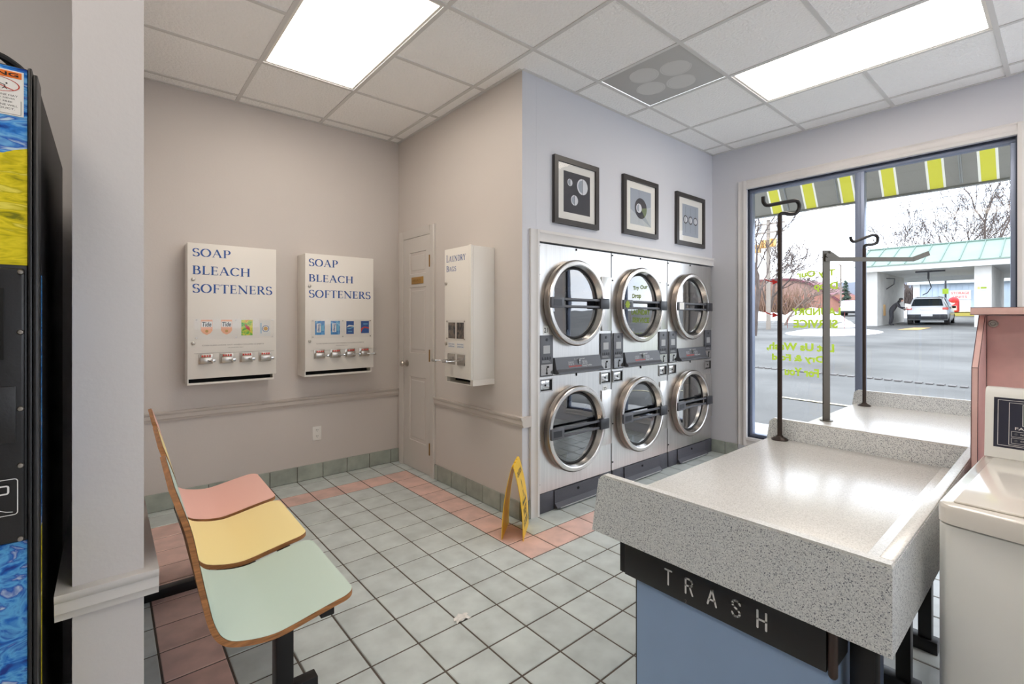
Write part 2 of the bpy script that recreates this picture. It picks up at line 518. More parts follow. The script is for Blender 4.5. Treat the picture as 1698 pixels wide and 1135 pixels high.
# floor: every tile its own slab over a grout bed
P = 0.2032
TX0, TY0 = 1.1717, 1.7259
fb = MB()
fb.box(RX, XW + .16, RY, YS + .12, -0.12, -0.0025, 2)
g = 0.0032
for i in range(-18, 18):
    for j in range(-25, 13):
        x0, x1 = TX0 + i * P + g, TX0 + (i + 1) * P - g
        y0, y1 = TY0 + j * P + g, TY0 + (j + 1) * P - g
        x0, x1 = max(x0, RX), min(x1, XW + .0)
        y0, y1 = max(y0, RY), min(y1, YS)
        if x1 - x0 < .01 or y1 - y0 < .01: continue
        pink = (i == -5 and j <= 9) or (j == 9 and -5 <= i <= 3) or (i == 3 and 1 <= j <= 9) or (j == 1 and 3 <= i <= 15)
        e = 0.003
        vs = [(x0, y0, -.003), (x1, y0, -.003), (x1, y1, -.003), (x0, y1, -.003),
              (x0 + e, y0 + e, 0), (x1 - e, y0 + e, 0), (x1 - e, y1 - e, 0), (x0 + e, y1 - e, 0)]
        fb.add(vs, [(4, 5, 6, 7), (0, 1, 5, 4), (1, 2, 6, 5), (2, 3, 7, 6), (3, 0, 4, 7)], 1 if pink else 0)
struct('floor', fb, [m_tile, m_tilep, m_grout], ang=10)

# ceiling: lay-in panels, cells taken by fixtures stay open for them
CX0, CY0, CP = 2.568, 1.494, 0.6096
LIGHTS = [(-3, 1), (1, -2), (-3, -4), (1, -6), (-6, -2)]    # cell of the low-Y end, each two cells long in Y; last three unseen, the final one added to brighten the alcove
taken = {(0, 0)} | {(a, b + k) for a, b in LIGHTS for k in (0, 1)}
cb = MB()
for a in range(-9, 5):
    for b in range(-9, 6):
        if (a, b) in taken: continue
        x0, x1 = max(CX0 + a * CP, RX), min(CX0 + (a + 1) * CP, XW + .1)
        y0, y1 = max(CY0 + b * CP, RY), min(CY0 + (b + 1) * CP, YS + .1)
        if x1 - x0 < .005 or y1 - y0 < .005: continue
        cb.box(x0, x1, y0, y1, H + .004, H + .02, 0)
def bar_x(y, x0=RX, x1=XW):
    cb.box(x0, x1, y - .012, y + .012, H - .001, H + .004, 1)
def bar_y(x, y0=RY, y1=YS):
    cb.box(x - .012, x + .012, y0, y1, H - .0008, H + .0042, 1)
for b in range(-8, 6):
    y = CY0 + b * CP
    if not RY < y < YS: continue
    for a in range(-9, 5):
        if any(a == la and b == lb + 1 for la, lb in LIGHTS): continue
        x0, x1 = max(CX0 + a * CP, RX), min(CX0 + (a + 1) * CP, XN if y > YD else XW)
        if x1 - x0 > .01: bar_x(y, x0, x1)
for a in range(-8, 5):
    x = CX0 + a * CP
    if RX < x < XW: bar_y(x, RY, YD if x > XN else YS)
for (x0, x1, y0, y1) in ((PX1, XN, YS - .022, YS), (XN - .022, XN, YD, YS), (XN, XW, YD - .022, YD), (XW - .022, XW, RY, YD)):
    cb.box(x0, x1, y0, y1, H - .0012, H + .0038, 1)
struct('ceiling', cb, [m_ceil, m_tbar])

def wall(name, *boxes):
    b = MB()
    for q in boxes: b.box(*q)
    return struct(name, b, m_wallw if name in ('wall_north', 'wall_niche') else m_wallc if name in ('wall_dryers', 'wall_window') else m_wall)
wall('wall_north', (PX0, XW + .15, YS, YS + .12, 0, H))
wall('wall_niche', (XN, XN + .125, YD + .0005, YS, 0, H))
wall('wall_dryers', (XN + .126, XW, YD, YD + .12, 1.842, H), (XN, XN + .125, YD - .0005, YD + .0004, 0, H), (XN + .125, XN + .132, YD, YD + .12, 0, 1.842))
WY0, WY1, WZ0, WZ1 = 0.235, 1.985, 0.205, 2.54
VY0, VY1 = -2.45, -0.15
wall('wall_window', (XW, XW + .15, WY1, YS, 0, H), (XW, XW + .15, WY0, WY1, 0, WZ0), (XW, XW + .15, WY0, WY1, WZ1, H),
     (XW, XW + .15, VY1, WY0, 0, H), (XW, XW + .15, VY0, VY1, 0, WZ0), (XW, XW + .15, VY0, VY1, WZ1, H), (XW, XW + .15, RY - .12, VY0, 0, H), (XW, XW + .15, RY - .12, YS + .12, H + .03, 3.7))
wall('wall_stub', (PX0, PX1, PY, YS, 0, H))
wall('wall_alcove', (RX, PX0, 2.36, 2.48, 0, H))
wall('wall_west', (RX - .12, RX, RY, 2.48, 0, H))
wall('wall_south', (RX - .12, 1.2, RY - .12, RY, 0, H), (4.4, XW, RY - .12, RY, 0, H), (1.2, 4.4, RY - .12, RY, 0, .3), (1.2, 4.4, RY - .12, RY, 2.7, H))

# tile skirting
def skirt(name, p0, p1, nrm, ph, hz=0.122, t=0.012):
    p0 = Vector((*p0, 0)); p1 = Vector((*p1, 0)); n = Vector((*nrm, 0))
    L = (p1 - p0).length; d = (p1 - p0) / L
    b = MB()
    def slab(a, c, z0, z1, tt, m):
        q0 = p0 + d * a; q1 = p0 + d * c + n * tt
        b.box(q0.x, q1.x, q0.y, q1.y, z0, z1, m, bev=.0015 if m == 0 else 0, seg=1)
    slab(0, L, 0.0005, hz - .004, t * .6, 1)
    s = -((P - ph) % P)
    while s < L:
        a, c = max(s + .0025, 0), min(s + P - .0025, L)
        if c - a > .006: slab(a, c, 0.003, hz, t, 0)
        s += P
    return struct(name, b, [m_btile, m_grout])
skirt('baseboard_north', (PX1, YS), (XN, YS), (0, -1), .083)
skirt('baseboard_niche', (XN, YD), (XN, 3.396), (-1, 0), .01)
skirt('baseboard_dryers', (XN - .012, YD - .001), (XN + .062, YD - .001), (0, -1), .06)
skirt('baseboard_window', (XW, 2.072), (XW, YD), (-1, 0), .12)

# mouldings
RAIL = [(0, 0), (.012, 0), (.014, .012), (.02, .02), (.02, .045), (.026, .05), (.03, .06), (.03, .068), (0, .068)]
def rail(b, p0, p1, nrm, z):
    d = Vector((p1[0] - p0[0], p1[1] - p0[1], 0))
    b.prism(RAIL, (p0[0], p0[1], z), (*nrm, 0), (0, 0, 1), d)
b = MB(); rail(b, (PX1, YS), (XN, YS), (0, -1), .612); struct('trim_1', b, m_trimw)
b = MB(); rail(b, (XN, YD - .026), (XN, 3.396), (-1, 0), .612)
b.box(XN, XN + .06, YD - .026, YD - .001, .612, .68); struct('trim_2', b, m_trimw)
b = MB()
rail(b, (PX0 - .03, PY), (PX1 + .03, PY), (0, -1), .612)
rail(b, (PX0, PY - .0005), (PX0, 2.35), (-1, 0), .612)
rail(b, (PX1, PY - .0005), (PX1, YS - .032), (1, 0), .612)
struct('trim_3', b, m_trim)
CAS = [(0, 0), (.082, 0), (.082, .02), (.06, .024), (.05, .018), (.02, .014), (.012, .018), (0, .012)]
# casing round the dryer recess
b = MB()
b.prism([(0, 0), (.076, 0), (.076, .022), (.058, .024), (.048, .016), (.014, .013), (0, .018)], (2.126, YD - .001, 0), (1, 0, 0), (0, -1, 0), (0, 0, 1.918))
b.prism([(0, 0), (.076, 0), (.076, .022), (.058, .024), (.048, .016), (.014, .013), (0, .018)], (2.2025, YD - .001, 1.842), (0, 0, 1), (0, -1, 0), (XW - 2.2025 - .001, 0, 0))
struct('trim_4', b, m_trim)

# supply-room door in the bag wall
DY0, DY1, DZ = 3.470, 3.936, 2.032
b = MB()
for y in (3.399, DY1 + .001):
    s = 1 if y < 3.6 else -1
    yy = y if s > 0 else y + .069
    b.prism([(0, 0), (.07, 0), (.07, .012), (.02, .02), (.008, .022), (0, .016)], (XN - .0005, yy, 0), (0, s, 0), (-1, 0, 0), (0, 0, 2.104))
b.prism([(0, 0), (.07, 0), (.07, .022), (.058, .02), (.012, .012), (0, .01)], (XN - .0005, DY0 - .001, DZ + .002), (0, 0, 1), (-1, 0, 0), (0, DY1 - DY0 + .002, 0))
struct('trim_5', b, m_doorp)
db = MB()
pans = [(3.543, 3.832, 1.712, 1.904), (3.543, 3.832, 1.02, 1.597), (3.543, 3.822, .247, .812)]
XF = XN - .006
ys = [DY0 + .002, 3.543, 3.83, DY1 - .002]
zs = [.008, .247, .812, 1.02, 1.597, 1.712, 1.904, DZ]
for a in range(3):
    for c in range(7):
        if a == 1 and c in (1, 3, 5):
            y0, y1, z0, z1 = ys[1], ys[2], zs[c], zs[c + 1]
            e, r = .018, .010
            rings = [(0, 0), (.006, r), (e, r), (e + .018, .003)]
            prev = None
            for off, dep in rings:
                cur = [(XF + dep, y0 + off, z0 + off), (XF + dep, y1 - off, z0 + off), (XF + dep, y1 - off, z1 - off), (XF + dep, y0 + off, z1 - off)]
                if prev:
                    db.add(prev + cur, [(k, (k + 1) % 4, 4 + (k + 1) % 4, 4 + k) for k in range(4)])
                prev = cur
            db.add(prev, [(0, 1, 2, 3)])
        else:
            db.quad((XF, ys[a], zs[c]), (XF, ys[a + 1], zs[c]), (XF, ys[a + 1], zs[c + 1]), (XF, ys[a], zs[c + 1]))
door = struct('door_1', db, m_doorp, ang=12)
b = MB(); b.lathe([(0, 0), (.03, 0), (.03, .006), (.012, .012), (.011, .03), (.024, .04), (.027, .052), (.022, .064), (0, .068)], (XF, 3.875, .921), (-1, 0, 0), 24)
b.build('door_knob', m_nickel, door)
for z in (1.805, 1.012, .23):
    b = MB(); b.box(XF - .004, XF - .0005, DY0 - .004, DY0 + .020, z - .045, z + .045)
    b.cyl((XF - .008, DY0 + .003, z - .05), (XF - .008, DY0 + .003, z + .05), .006, n=10)
    tag(b.build('hinge', m_brass, door), 'small brass hinge')
b = MB(); b.box(XF - .004, XF - .0005, 3.585, 3.79, 1.624, 1.684, bev=.001)
sp = b.build('sign_plate', m_gold, door); tag(sp, 'gold name plate')
b = MB(); place(b, sans('PRIVATE'), (XF - .0046, 3.755, 1.642), (0, -1, 0), (0, 0, 1), h=.022, w=.13)
b.build('lettering', m_brass, sp)

# shop window
FX0, FX1 = XW + .035, XW + .095
wb = MB()
t = .034
wb.box(FX0, FX1, WY0, WY1, WZ1 - t, WZ1, 0, bev=.004)
wb.box(FX0, FX1, WY0, WY1, WZ0, WZ0 + t, 0, bev=.004)
wb.box(FX0, FX1, WY0, WY0 + t, WZ0 + t, WZ1 - t, 0, bev=.004)
wb.box(FX0, FX1, WY1 - t, WY1, WZ0 + t, WZ1 - t, 0, bev=.004)
for (a, c, z0, z1) in ((WY0, WY1, WZ1 - .008, WZ1), (WY0, WY1, WZ0, WZ0 + .008)):
    wb.box(XW + .012, FX0, a, c, z0, z1, 1)
for a in (WY0, WY1 - .008):
    wb.box(XW + .012, FX0, a, a + .008, WZ0 + .008, WZ1 - .008, 1)
win = struct('window_1', wb, [m_alu, m_alud])
b = MB(); b.box(FX0 - .01, FX1, 1.078, 1.142, WZ0 + t, WZ1 - t, 0, bev=.005)
b.box(FX0 - .012, FX0 - .004, 1.100, 1.110, WZ0 + t, WZ1 - t, 0)
b.build('mullion', m_alu, win)
XG = XW + .06
panes = []
for y0, y1 in ((WY0 + t, 1.078), (1.142, WY1 - t)):
    b = MB(); b.quad((XG, y0, WZ0 + t), (XG, y1, WZ0 + t), (XG, y1, WZ1 - t), (XG, y0, WZ1 - t))
    panes.append(b.build('pane', m_glass, win))
b = MB()
XL_ = XG + .003
for s, y0, w, z0, h in (('Try Our', 1.287, .298, 1.668, .072), ('Drop', 1.27, .178, 1.553, .078), ('LAUNDRY', 1.25, .372, 1.348, .066),
                        ('SERVICE', 1.27, .34, 1.24, .074), ('Let Us Wash,', 1.296, .54, 1.024, .082), ('Dry & Fold', 1.369, .42, .925, .076), ('For You', 1.409, .272, .812, .074)):
    b = MB()
    place(b, sans(s, .045), (XL_, y0, z0), (0, 1, 0), (0, 0, 1), w, h)
    tag(b.build('painted_lettering', m_lime, panes[1]), 'lime green lettering, mirrored from inside')
for z in (1.655, 1.352):
    b = MB()
    b.prism([(1.871, z + .055), (1.84, z + .02), (1.80, z + .004), (1.785, z + .004), (1.785, z - .022), (1.73, z), (1.785, z + .028), (1.785, z + .012), (1.80, z + .013), (1.84, z + .032)], (XL_, 0, 0), (0, 1, 0), (0, 0, 1), (.0005, 0, 0))
    tag(b.build('painted_arrow', m_redp, panes[1]), 'red painted arrow')
for y in (1.659, 1.222):
    b = MB(); b.box(XL_, XL_ + .0006, y - .0015, y + .0015, 1.235, 1.375)
    tag(b.build('painted_line', m_redp, panes[1]), 'thin red painted line')
# casing
b = MB()
c0, c1 = WY0 - .088, WY1 + .088
def cas_v(y, s): b.prism(CAS, (XW - .0005, y, WZ0 - .08), (0, s, 0), (-1, 0, 0), (0, 0, WZ1 - WZ0 + .16))
cas_v(WY1 + .084, -1); cas_v(WY0 - .084, 1)
b.prism(CAS, (XW - .0005, WY0 - .002, WZ1 + .084), (0, 0, -1), (-1, 0, 0), (0, WY1 - WY0 + .004, 0))
b.prism(CAS, (XW - .0005, WY0 - .002, WZ0 - .084), (0, 0, 1), (-1, 0, 0), (0, WY1 - WY0 + .004, 0))
b.box(XW, XW + .034, WY0 + .0085, WY1 - .0085, WZ0 - .001, WZ0 + .0005)
struct('trim_6', b, m_trim)
# unseen window right of the frame, added to let in daylight
wb = MB()
for q in ((VY0, VY1, WZ1 - t, WZ1), (VY0, VY1, WZ0, WZ0 + t), (VY0, VY0 + t, WZ0 + t, WZ1 - t), (VY1 - t, VY1, WZ0 + t, WZ1 - t), (-1.35, -1.29, WZ0 + t, WZ1 - t)):
    wb.box(FX0, FX1, *q)
added_win_e = struct('added_window_east', wb, m_alu)
b = MB(); b.quad((XG, VY0, WZ0), (XG, VY1, WZ0), (XG, VY1, WZ1), (XG, VY0, WZ1)); b.build('pane', m_glass, added_win_e)

wb = MB()  # unseen south window, added to bring more daylight into the room
for q in ((1.2, 4.4, .3, .34), (1.2, 4.4, 2.66, 2.7), (1.2, 1.24, .34, 2.66), (4.36, 4.4, .34, 2.66), (2.77, 2.83, .34, 2.66)):
    wb.box(q[0], q[1], RY - .09, RY - .03, q[2], q[3])
added_win_s = struct('added_window_south', wb, m_alu)
b = MB(); b.quad((1.2, RY - .06, .3), (4.4, RY - .06, .3), (4.4, RY - .06, 2.7), (1.2, RY - .06, 2.7)); b.build('pane', m_glass, added_win_s)

# ceiling fixtures
def ceiling_light(a, c, label):
    x0, y0 = CX0 + a * CP, CY0 + c * CP
    t = thing('ceiling_light', label, 'light', (x0 + CP / 2, y0 + CP, H), 'recessed ceiling lights')
    x1, y1 = x0 + CP, y0 + 2 * CP
    b = MB()
    i = .022
    b.box(x0 + .013, x0 + i + .006, y0 + .013, y1 - .013, H + .0045, H + .05)
    b.box(x1 - i - .006, x1 - .013, y0 + .013, y1 - .013, H + .0045, H + .05)
    b.box(x0 + i + .006, x1 - i - .006, y0 + .013, y0 + i + .006, H + .0045, H + .05)
    b.box(x0 + i + .006, x1 - i - .006, y1 - i - .006, y1 - .013, H + .0045, H + .05)
    b.box(x0 + .002, x1 - .002, y0 + .002, y1 - .002, H + .0505, H + .07)
    b.build('fixture_frame', m_white, t)
    b = MB(); b.box(x0 + .029, x1 - .029, y0 + .029, y1 - .029, H + .012, H + .016)
    tag(b.build('diffuser', m_lamp, t), 'glowing white acrylic diffuser')
labs = ['lit ceiling light panel above the two white soap dispensers', 'lit ceiling light panel in front of the striped-awning window',
        'lit ceiling light panel over the spot where the camera stands', 'lit ceiling light panel over the washers by the window wall',
        'added unseen ceiling light panel brightening the alcove by the black vending machine']
for (a, c), l in zip(LIGHTS, labs): ceiling_light(a, c, l)
vt = thing('ceiling_vent', 'square grey ceiling air diffuser with four faint round swirls', 'vent', (CX0 + CP / 2, CY0 + CP / 2, H))
b = MB()
b.box(CX0 + .013, CX0 + CP - .013, CY0 + .013, CY0 + CP - .013, H + .005, H + .016, bev=.003)
b.build('face_plate', m_vent, vt)
for k in range(4):
    an = PI / 4 + k * PI / 2 + .35
    ox, oy = CX0 + CP / 2 + .15 * math.cos(an), CY0 + CP / 2 + .15 * math.sin(an)
    b = MB()
    vs = []
    n = 28
    for i in range(n + 1):
        th = an + .6 + 4.6 * i / n
        w = .016 * math.sin(PI * i / n) + .002
        for r in (.094 + w * .5, .0905):
            vs.append((ox + r * math.cos(th), oy + r * math.sin(th), H + .0046))
    b.add(vs, [(2 * i, 2 * i + 1, 2 * i + 3, 2 * i + 2) for i in range(n)])
    vs = [(ox, oy, H + .0048)] + [(ox + .089 * math.cos(2 * PI * i / 30), oy + .089 * math.sin(2 * PI * i / 30), H + .0049) for i in range(30)]
    b.add(vs, [(0, i + 1, (i + 1) % 30 + 1) for i in range(30)])
    b.build('swirl_deflector', m_ventl, vt)
# ------------------------------------------------------------------ soap dispensers
m_tide = M('peach_print', (240, 178, 140), rough=0.4)
m_cardw = M('card_white', (226, 226, 222), rough=0.4)
m_pgreen = M_paint('green_pack', [(30, 120, 40), (80, 180, 40), (220, 210, 40), (230, 120, 60)], 22, rough=0.4)
m_pblue = M_paint('blue_pack', [(30, 90, 170), (60, 140, 200), (150, 200, 226)], 18, rough=0.4)
m_pnavy = M('navy_pack', (40, 84, 150), rough=0.4)
m_pcyan = M('cyan_pack', (110, 176, 208), rough=0.4)
m_photo = M_paint('bag_photo', [(24, 26, 30), (60, 62, 64), (120, 104, 90), (40, 60, 80)], 14, rough=0.3)

def coin_slide(t, x, z, yf, ang, reach):
    """chrome coin slide mounted on a front at y = yf (facing -y)"""
    b = MB()
    b.box(x - .042, x + .042, yf - .006, yf - .0005, z - .034, z + .036, bev=.002)
    b.box(x - .036, x + .036, yf - .034, yf - .006, z - .03, z + .012, bev=.004)
    b.box(x - .03, x + .03, yf - .022, yf - .006, z + .012, z + .032, bev=.003)
    s = tag(b.build('coin_slide', m_nickel, t), 'chrome coin slide')
    b = MB()
    for k in range(4): b.box(x - .026 + k * .0145, x - .0155 + k * .0145, yf - .0226, yf - .0221, z + .016, z + .029)
    b.build('price_label', m_red, s)
    b = MB()
    dx, dy = math.sin(ang) * reach, -math.cos(ang) * reach
    b.tube([(x + .012, yf - .034, z - .008), (x + .02, yf - .038, z - .01), (x + .03 + dx, yf - .034 + dy, z - .012)], [.006, .006, .006], 8)
    b.box(x + .018 + dx, x + .044 + dx, yf - .04 + dy, yf - .03 + dy, z - .022, z, bev=.003)
    b.build('slide_handle', m_chrome, s)

def dispenser(label, x0, x1, zb, zt, dep, words, wx, win, cards, coins, locks, txt, ang):
    yf = YS - dep
    t = thing('soap_dispenser', label, 'dispenser', ((x0 + x1) / 2, YS, zb), 'wall soap vending cabinets')
    b = MB()
    b.box(x0 + .001, x1 - .014, yf + .012, YS - .001, zb + .042, zt - .001, bev=.002)
    b.box(x0 + .001, x1 - .014, yf + .09, YS - .001, zb, zb + .042)
    b.box(x0 + .001, x0 + .008, yf + .012, yf + .09, zb, zb + .042)
    b.box(x1 - .021, x1 - .014, yf + .012, yf + .09, zb, zb + .042)
    b.box(x0 + .008, x1 - .021, yf + .012, yf + .09, zb, zb + .006)
    b.box(x0 + .008, x1 - .021, yf + .012, yf + .017, zb + .006, zb + .013)
    b.build('case', m_white, t)
    b = MB(); b.box(x0 + .0085, x1 - .0215, yf + .018, yf + .0895, zb + .0065, zb + .0415)
    # dark chute behind the slot
    b2 = MB(); b2.quad((x0 + .009, yf + .088, zb + .007), (x1 - .022, yf + .088, zb + .007), (x1 - .022, yf + .088, zb + .041), (x0 + .009, yf + .088, zb + .041))
    tag(b2.build('chute', m_dark, t), 'dark delivery slot')
    b = MB(); b.box(x0, x1, yf, yf + .0115, zb + .042, zt, bev=.003)
    dr = b.build('door', m_white, t)
    for s, z0, z1, w in words:
        b = MB(); place(b, serif(s), (wx, yf - .0008, z0), (1, 0, 0), (0, 0, 1), w, z1 - z0)
        tag(b.build('lettering', m_blue_ink, dr), 'blue roman capitals')
    b = MB(); place(b, sans(txt), (x0 + .085, yf - .0008, win[2] - .047), (1, 0, 0), (0, 0, 1), w=.39, h=.0085)
    place(b, sans('USE QUARTERS ONLY'), (x0 + .24, yf - .0008, win[2] - .066), (1, 0, 0), (0, 0, 1), w=.1, h=.006)
    b.box(win[0], win[1], yf - .0008, yf - .0002, win[2] - .098, win[2] - .0965)
    tag(b.build('small_print', m_grey_ink, dr), 'tiny grey print')
    # sample window
    b = MB(); b.quad((win[0], yf - .003, win[2]), (win[1], yf - .003, win[2]), (win[1], yf - .003, win[3]), (win[0], yf - .003, win[3]))
    pw = b.build('sample_window', m_acryl, t)
    for fx in (win[0] + .014, (win[0] + win[1]) / 2, win[1] - .014):
        for z in (win[2] + .01, win[3] - .01):
            b = MB(); b.cyl((fx, yf - .0046, z), (fx, yf - .008, z), .0055, n=10)
            b.build('window_screw', m_nickel, pw)
    for k, (a, c, z0, z1, kind) in enumerate(cards):
        b = MB(); Y0 = yf - .0006
        mats = [m_cardw, m_tide, m_black, m_pgreen, m_pblue, m_pnavy, m_pcyan, m_gold, m_red]
        if kind == 'tide':
            b.prism([(a, z1), (a, z0 + .03), (a + .012, z0 + .012), ((a + c) / 2, z0), (c - .012, z0 + .012), (c, z0 + .03), (c, z1)], (0, Y0, 0), (1, 0, 0), (0, 0, 1), (0, -.0006, 0), 1)
            b.box(a + .002, c - .002, Y0 - .0009, Y0 - .0007, z0 + .055, z1 - .012, 0)
            place(b, sans('Tide', .02), (a + .004, Y0 - .0012, z0 + .058), (1, 0, 0), (.1, 0, 1), c - a - .012, .032, 2)
            b.disc(((a + c) / 2, Y0 - .001, z0 + .026), (0, -1, 0), .009, 16, 7)
        elif kind == 'green':
            b.box(a, c, Y0 - .0006, Y0, z0, z1, 3)
            b.prism([(a + .02, z1 - .03), (a + .05, z1 - .05), (a + .06, z0 + .03), (a + .03, z0 + .05)], (0, Y0 - .0007, 0), (1, 0, 0), (0, 0, 1), (0, -.0003, 0), 8)
        elif kind == 'white':
            b.box(a, c, Y0 - .0006, Y0, z0, z1, 0)
            b.disc(((a + c) / 2 + .004, Y0 - .0009, z0 + .055), (0, -1, 0), .024, 24, 5)
            b.disc(((a + c) / 2 + .004, Y0 - .0011, z0 + .055), (0, -1, 0), .02, 24, 0)
            b.disc(((a + c) / 2 + .004, Y0 - .0013, z0 + .055), (0, -1, 0), .014, 24, 7)
            b.box(a + .006, a + .012, Y0 - .0009, Y0 - .0006, z0 + .02, z1 - .02, 6)
        elif kind == 'blue':
            b.box(a, c, Y0 - .0006, Y0, z0, z1, 4)
            b.box(a + .012, c - .03, Y0 - .0009, Y0 - .0006, z0 + .02, z1 - .02, 0)
            place(b, sans('Snap', .03), (a + .018, Y0 - .0012, z1 - .025), (0, 0, -1), (1, 0, 0), .06, .022, 5)
            b.box(c - .026, c - .006, Y0 - .0009, Y0 - .0006, z0 + .03, z1 - .035, 6)
        elif kind == 'wave':
            b.box(a, c, Y0 - .0006, Y0, z0, z1, 5)
            b.prism([(a, z0 + .055), (a + .02, z0 + .075), (c, z0 + .07), (c, z0 + .06), (a + .03, z0 + .062)], (0, Y0 - .0007, 0), (1, 0, 0), (0, 0, 1), (0, -.0003, 0), 0)
            b.prism([(a, z0 + .045), (a + .03, z0 + .04), (c, z0 + .055), (c, z0 + .06), (a + .03, z0 + .05)], (0, Y0 - .0007, 0), (1, 0, 0), (0, 0, 1), (0, -.0003, 0), 6)
            b.box(a + .015, c - .015, Y0 - .0009, Y0 - .0006, z0 + .018, z0 + .024, 6)
        else:
            b.box(a, c, Y0 - .0006, Y0, z0, z1, 5)
            b.prism([(a, z0), (a + .012, z0 + .03), (a + .03, z0 + .045), (c, z0 + .035), (c, z0 + .048), (a + .03, z0 + .056), (a, z0 + .04)], (0, Y0 - .0007, 0), (1, 0, 0), (0, 0, 1), (0, -.0003, 0), 8)
            b.box(a + .02, c - .01, Y0 - .0009, Y0 - .0006, z1 - .028, z1 - .02, 6)
        b.build('sample_card', mats, pw)
    for z in locks:
        b = MB(); b.lathe([(.011, 0), (.011, .006), (.008, .008), (0, .008)], (x0 + .032, yf - .0005, z), (0, -1, 0), 18)
        b.box(x0 + .0305, x0 + .0335, yf - .0092, yf - .0084, z - .005, z + .005)
        b.build('cam_lock', m_nickel, t)
    for x in coins: coin_slide(t, x, 1.04, yf, ang[coins.index(x)][0], ang[coins.index(x)][1])
    return t
dispenser('wider white soap dispenser on the wall, further from the door, orange sample packs', .418, .977, .864, 1.843, .16,
          [('SOAP', 1.750, 1.808, .228), ('BLEACH', 1.627, 1.688, .352), ('SOFTENERS', 1.499, 1.563, .502)], .447,
          (.456, .962, 1.178, 1.322), [(.496, .564, 1.208, 1.314, 'tide'), (.616, .684, 1.208, 1.314, 'tide'), (.743, .816, 1.2, 1.313, 'green'), (.863, .936, 1.192, 1.309, 'white')],
          [.523, .65, .774, .898], (1.592, 1.152), 'COIN SLIDE LOCKS OUT WHEN COLUMN IS EMPTY', [(1.1, .01), (1.1, .008), (1.2, .008), (1.2, .012)])
dispenser('white soap dispenser nearer the corner door, blue sample packs in its window', 1.174, 1.733, .866, 1.832, .2,
          [('SOAP', 1.733, 1.793, .226), ('BLEACH', 1.612, 1.671, .352), ('SOFTENERS', 1.486, 1.549, .505)], 1.202,
          (1.217, 1.716, 1.166, 1.314), [(1.249, 1.323, 1.193, 1.303, 'blue'), (1.371, 1.445, 1.193, 1.303, 'blue'), (1.498, 1.561, 1.195, 1.301, 'wave'), (1.622, 1.692, 1.2, 1.301, 'navy')],
          [1.281, 1.407, 1.528, 1.648], (1.577, 1.146), 'COIN SLIDE LOCKS OUT WHEN COLUMN IS EMPTY', [(.9, .03), (.9, .035), (.9, .045), (1.0, .045)])

# laundry-bag dispenser on the bag wall
BX = 1.865
t = thing('laundry_bag_dispenser', 'tall narrow white dispenser with LAUNDRY BAGS lettering beside the door', 'dispenser', (XN, 2.78, .865))
y0, y1 = 2.612, 2.945
b = MB()
b.box(BX + .014, XN - .001, y0 + .002, y1, .905, 1.817, bev=.002)
b.box(BX + .09, XN - .001, y0 + .002, y1, .865, .905)
b.box(BX + .014, BX + .09, y0 + .002, y0 + .034, .865, .905)
b.box(BX + .014, BX + .09, y1 - .008, y1, .865, .905)
b.box(BX + .014, BX + .09, y0 + .034, y1 - .008, .865, .87)
b.build('case', m_white, t)
b = MB(); b.box(BX, BX + .013, y0, y1, .906, 1.819, bev=.003)
b.box(BX - .004, BX + .002, y0, y0 + .03, .906, 1.822, bev=.002)
dr = b.build('door', m_white, t)
b = MB(); b.quad((BX + .088, y0 + .035, .872), (BX + .088, y1 - .009, .872), (BX + .088, y1 - .009, .903), (BX + .088, y0 + .035, .903))
tag(b.build('chute', m_dark, t), 'dark delivery slot')
for s, z0, w, h in (('LAUNDRY', 1.724, .24, .052), ('BAGS', 1.656, .124, .042)):
    b = MB(); place(b, serif(s, .8), (BX - .0008, 2.919, z0), (0, -1, 0), (0, 0, 1), w, h)
    tag(b.build('lettering', m_blue_ink, dr), 'blue roman capitals')
b = MB(); b.quad((BX - .003, 2.676, 1.17), (BX - .003, 2.919, 1.17), (BX - .003, 2.919, 1.313), (BX - .003, 2.676, 1.313))
pw = b.build('sample_window', m_acryl, t)
for a, c in ((2.806, 2.895), (2.701, 2.789)):
    b = MB(); b.box(BX - .0012, BX - .0004, a, c, 1.182, 1.294); b.build('photo_card', m_photo, pw)
for y in (2.688, 2.907):
    for z in (1.181, 1.302):
        b = MB(); b.cyl((BX - .0046, y, z), (BX - .008, y, z), .006, n=10)
        b.build('window_screw', m_nickel, pw)
for a, w in ((2.897, .085), (2.785, .085)):
    b = MB()
    b.box(BX - .001, BX - .0004, a - w, a, 1.117, 1.153, 1)
    place(b, sans('DRAW STRING'), (BX - .0014, a - .004, 1.137), (0, -1, 0), (0, 0, 1), w - .01, .009)
    place(b, sans('LAUNDRY BAG'), (BX - .0014, a - .004, 1.121), (0, -1, 0), (0, 0, 1), w - .01, .009)
    b.build('price_label', [m_blue_ink, m_cardw], dr)
for z in (1.575, 1.142):
    b = MB(); b.lathe([(.012, 0), (.012, .006), (.009, .009), (0, .009)], (BX - .0005, 2.923, z), (-1, 0, 0), 18)
    b.build('cam_lock', m_nickel, t)
for yc, reach in ((2.853, .13), (2.732, .12)):
    b = MB(); b.box(BX - .006, BX - .0005, yc - .046, yc + .046, .998, 1.073, bev=.002)
    b.box(BX - .012, BX - .006, yc - .03, yc + .03, 1.02, 1.055, bev=.003)
    s = tag(b.build('coin_slide', m_nickel, t), 'chrome coin slide, pushed out')
    b = MB(); b.box(BX - .012 - reach, BX - .012, yc - .022, yc + .022, 1.03, 1.036, bev=.002)
    b.box(BX - .02 - reach, BX - .006 - reach, yc - .026, yc + .026, 1.024, 1.042, bev=.003)
    b.build('slide_handle', m_chrome, s)

